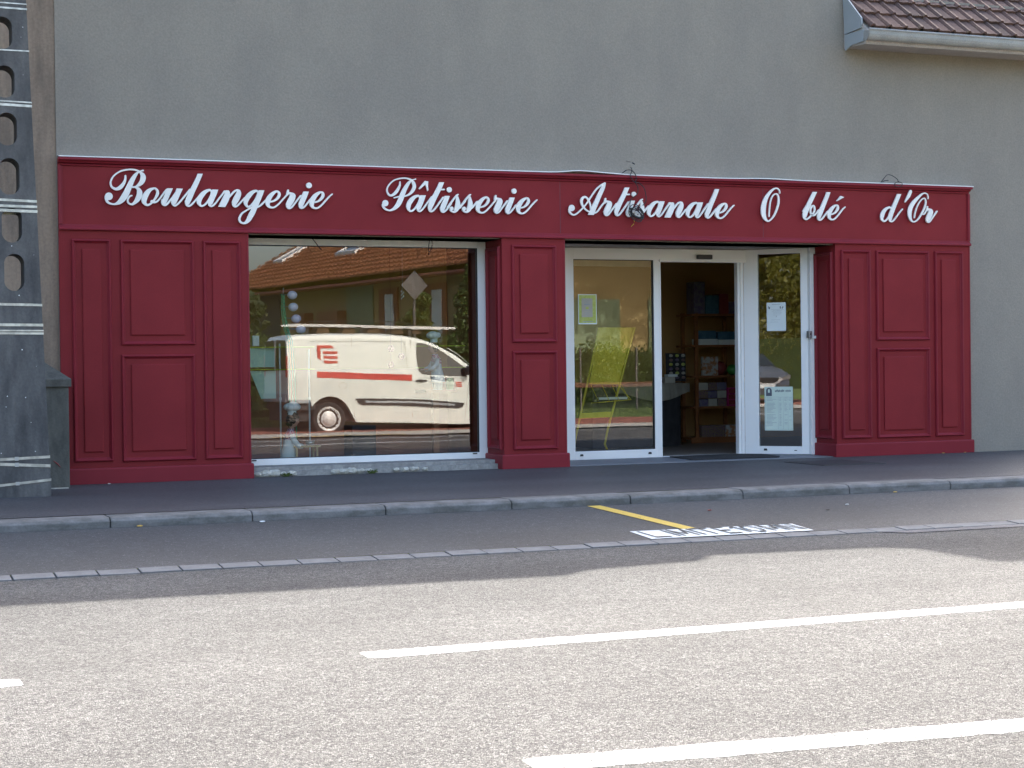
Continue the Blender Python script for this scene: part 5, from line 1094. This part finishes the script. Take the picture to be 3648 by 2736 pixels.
build('porch_shade', hside(16.6, 21.0, .0, 3.5, .004, .03), 'black_rubber', hs)  # black panel on the wall stands for the shade inside the open porch
for b0, b1 in ((11.3, 12.9), (13.9, 14.9)): build('planter', hside(b0, b1, 2.2, 2.72, .005, .30), 'house_brown', hs)
for a0, a1 in ((1.2, 2.6), (3.4, 5.3), (6.2, 7.6)): build('shutter', hfront(a0, a1, 1.2, 2.65, .005, .05), 'shutter_green', hs)
c = MB(); q = hp(5.6, 6, 0); c.box(q[0] - .4, q[0] + .4, q[1] - .35, q[1] + .35, 5.2, 7.6); build('chimney', c, 'house_brown', rf2)

# ---- hedge, fence, trees, lamp, sign
def leaf_cloud(mb, c0, rad, n, size, shape=2.0, zs=1.0, hollow=.35):
    for _ in range(n):
        while True:
            v = Vector((random.uniform(-1, 1), random.uniform(-1, 1), random.uniform(-1, 1)))
            if hollow < v.length < 1: break
        p_ = Vector(c0) + Vector((v.x * rad[0], v.y * rad[1], v.z * rad[2]))
        s_ = size * random.uniform(.6, 1.3); a = Vector((random.gauss(0, 1), random.gauss(0, 1), random.gauss(0, 1))).normalized(); b_ = a.orthogonal().normalized(); b_.rotate(Matrix.Rotation(random.uniform(0, 6.28), 3, a))
        q = a.cross(b_); mb.add([p_ + b_ * s_, p_ + q * s_ * .55, p_ - b_ * s_, p_ - q * s_ * .55], [(0, 1, 2, 3)])
def hedge(name, lb, x0, x1, y, h, th, n, mat):
    t_ = thing(name, lb, 'hedge', ((x0 + x1) / 2, y, 0)); mb = MB()
    for _ in range(n):
        x = random.uniform(x0, x1); z = random.triangular(-.1, h, h * .75) + .05 * sin(x * 3); e = random.choice((-1, 1)) * random.triangular(.5, 1.1, .95); p_ = Vector((x, y + e * th / 2, z + random.uniform(-.05, .08)))
        s_ = random.uniform(.022, .05); a = Vector((random.gauss(0, 1), random.gauss(0, 1), random.gauss(0, 1))).normalized(); b_ = a.orthogonal().normalized(); q = a.cross(b_)
        mb.add([p_ + b_ * s_, p_ + q * s_ * .6, p_ - b_ * s_, p_ - q * s_ * .6], [(0, 1, 2, 3)])
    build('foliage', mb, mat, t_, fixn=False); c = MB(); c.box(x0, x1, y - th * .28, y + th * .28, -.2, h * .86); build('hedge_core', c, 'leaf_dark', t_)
hedge('hedge', 'clipped green hedge behind the fence, mirrored in the fixed door glass', 11.3, 20, -19.6, 1.52, .9, 26000, 'leaf_hedge')
fn_ = thing('fence', 'wire mesh fence with brown rail in front of the hedge', 'fence', (16, -18.95, -.05))
for k in range(8): x = 11.6 + k * 1.45; c = MB(); c.box(x - .018, x + .018, -18.97, -18.93, -.1, 1.42); build('fence_post', c, 'pole_concrete', fn_)
c = MB(); c.box(11.4, 22, -18.93, -18.89, .49, .60); build('rail', c, 'wood_rail', fn_)
c = MB()
for z in (.3, .75, 1.05, 1.40): c.tube([(11.4, -18.95, z), (22, -18.95, z)], .0012, 4)
build('wire', c, 'pole_concrete', fn_)
c = MB()
for _ in range(5000):
    x = random.uniform(4, 24); y = random.uniform(-18.9, -18.3); h = random.uniform(.04, .16); z = -.2 + (-18.3 - y) * .25; c.add([(x, y, z), (x + .012, y, z), (x + random.uniform(-.04, .04), y + random.uniform(-.04, .04), z + h)], [(0, 1, 2)])
build('verge_grass', c, 'leaf_hedge', kind='stuff', fixn=False)
def tree(lb, x, y, h, r, mat, n, size, group=None, conic=False, z0=0, lowq=.32):
    t_ = thing('tree', lb, 'tree', (x, y, z0), group); mb = MB(); th = h * .42
    c = MB(); c.tube([(x, y, z0 - .2), (x + .05, y, z0 + th * .5), (x - .03, y + .03, z0 + th), (x, y, z0 + h * .8)], [.14 * h / 5, .11 * h / 5, .08 * h / 5, .02], 8)
    for k in range(7):
        a = k * 2.4; q = th * (.7 + .12 * k); c.tube([(x, y, z0 + q), (x + r * .35 * cos(a), y + r * .35 * sin(a), z0 + q + r * .25), (x + r * .7 * cos(a), y + r * .7 * sin(a), z0 + q + r * .5)], [.05 * h / 5, .03 * h / 5, .01], 5)
    build('trunk', c, 'bark', t_)
    if conic:
        for k in range(14):
            f = k / 13; leaf_cloud(mb, (x + random.uniform(-.1, .1), y + random.uniform(-.1, .1), z0 + h * (.12 + .85 * f)), (r * (1 - f) * .9 + .15, r * (1 - f) * .9 + .15, h * .08), int(n / 14), size, hollow=0)
    else:
        for k in range(16):
            a = random.uniform(0, 2 * pi); rr_ = r * random.uniform(.1, .72); q = random.uniform(lowq, .92); s_ = r * random.uniform(.30, .5)
            leaf_cloud(mb, (x + rr_ * cos(a), y + rr_ * sin(a), z0 + h * q), (s_, s_, s_ * .8), int(n / 16), size, hollow=.3)
    build('crown', mb, mat, t_, fixn=False)
tree('young feathery conifer beside the yellow house, right of the van', 11.55, -19.5, 3.2, .75, 'leaf_hedge', 5500, .045, conic=True)
tree('bushy green shrub against the yellow house wall behind the van', 10.35, -19.8, 2.75, .55, 'leaf_hedge', 5000, .045)
hedge('hedge', 'rough green hedge behind the parked van', 5.0, 11.2, -19.6, 1.75, 1.0, 16000, 'leaf_hedge')
tree('dark tree left of the yellow house in the window reflection', 7.0, -27.5, 3.0, 2.0, 'leaf_dark', 4000, .10)
tree('dark rounded tree far left behind the van', 5.6, -31.0, 3.4, 2.2, 'leaf_dark', 4000, .12)
for x, y, h, r, m_, lb in ((-34, -24, 9, 4, 'leaf_tree', 'tall yellow-green tree behind the grey car'), (-42, -31, 12, 5.5, 'leaf_tree', 'largest tree down the street, behind the lamp post'), (-30, -27, 7, 3.2, 'leaf_tree', 'bright leafy tree directly behind the grey car'), (-48, -26, 12, 5, 'leaf_dark', 'dark tree farthest down the street'), (-38, -38, 12, 5.5, 'leaf_dark', 'dark tree set back from the street'), (-26, -24, 5.5, 2.6, 'leaf_tree', 'low spreading tree nearest the grey car'), (-60, -30, 13, 6, 'leaf_dark', 'dark tree closing the end of the street')):
    tree(lb, x, y, h, r, m_, 17000, .11, 'trees down the street', lowq=.10)
hedge('hedge', 'long yellow-green hedge down the street behind the grey car', -50, -24.5, -21.5, 2.2, 1.2, 12000, 'leaf_tree')
t_ = thing('tree', 'unseen broad tree added to shade the front of the yellow house', 'tree', (20.4, -18.2, -.2)); mb = MB(); c = MB()  # stays out of view, added so its crown shades the house front
c.tube([(20.4, -18.2, -.2), (20.3, -18.2, 3.2), (19.0, -18.0, 5.0), (17.5, -17.6, 6.0)], [.2, .16, .11, .04], 8); c.tube([(20.3, -18.2, 3.2), (21.5, -18.2, 5.5)], [.12, .04], 6); build('trunk', c, 'bark', t_)
for k in range(26): leaf_cloud(mb, (random.uniform(14.5, 21.5), random.uniform(-19.4, -18.3), random.uniform(4.6, 8.4)), (1.3, 1.2, .9), 420, .13, hollow=.2)
build('crown', mb, 'leaf_tree', t_, fixn=False)
lp = thing('street_lamp', 'slim pale lamp post at the far kerb, mirrored in the angled window', 'street lamp', (-15.6, -13.2, -.2))
c = MB(); c.tube([(-15.6, -13.15, -.2), (-15.55, -13.2, 2.2), (-15.5, -13.25, 6)], [.06, .05, .035], 10); build('pole', c, 'alu', lp); c = MB(); c.tube([(-15.5, -13.25, 6), (-15.2, -12.6, 6.4), (-15.0, -12.1, 6.45)], .03, 8); build('lamp_arm', c, 'alu', lp)
c = MB(); c.ball((-14.9, -11.9, 6.42), .12, .3, .08, 12, 7); build('lamp_head', c, 'grey_metal', lp)
sg = thing('road_sign', 'diamond shaped road sign seen from its grey back, on a post behind the van', 'road sign', (9.78, -18.0, -.2))
c = MB(); c.tube([(9.78, -18.03, -.2), (9.78, -18.03, 3.0)], .03, 8); build('post', c, 'pole_concrete', sg)
c = MB(); c.prism([(9.78 - .30, 2.74), (9.78, 2.43), (9.78 + .30, 2.74), (9.78, 3.05)], lambda u, v, d: (u, -18.0 + d, v), .02); build('sign_plate', c, 'pole_concrete', sg)
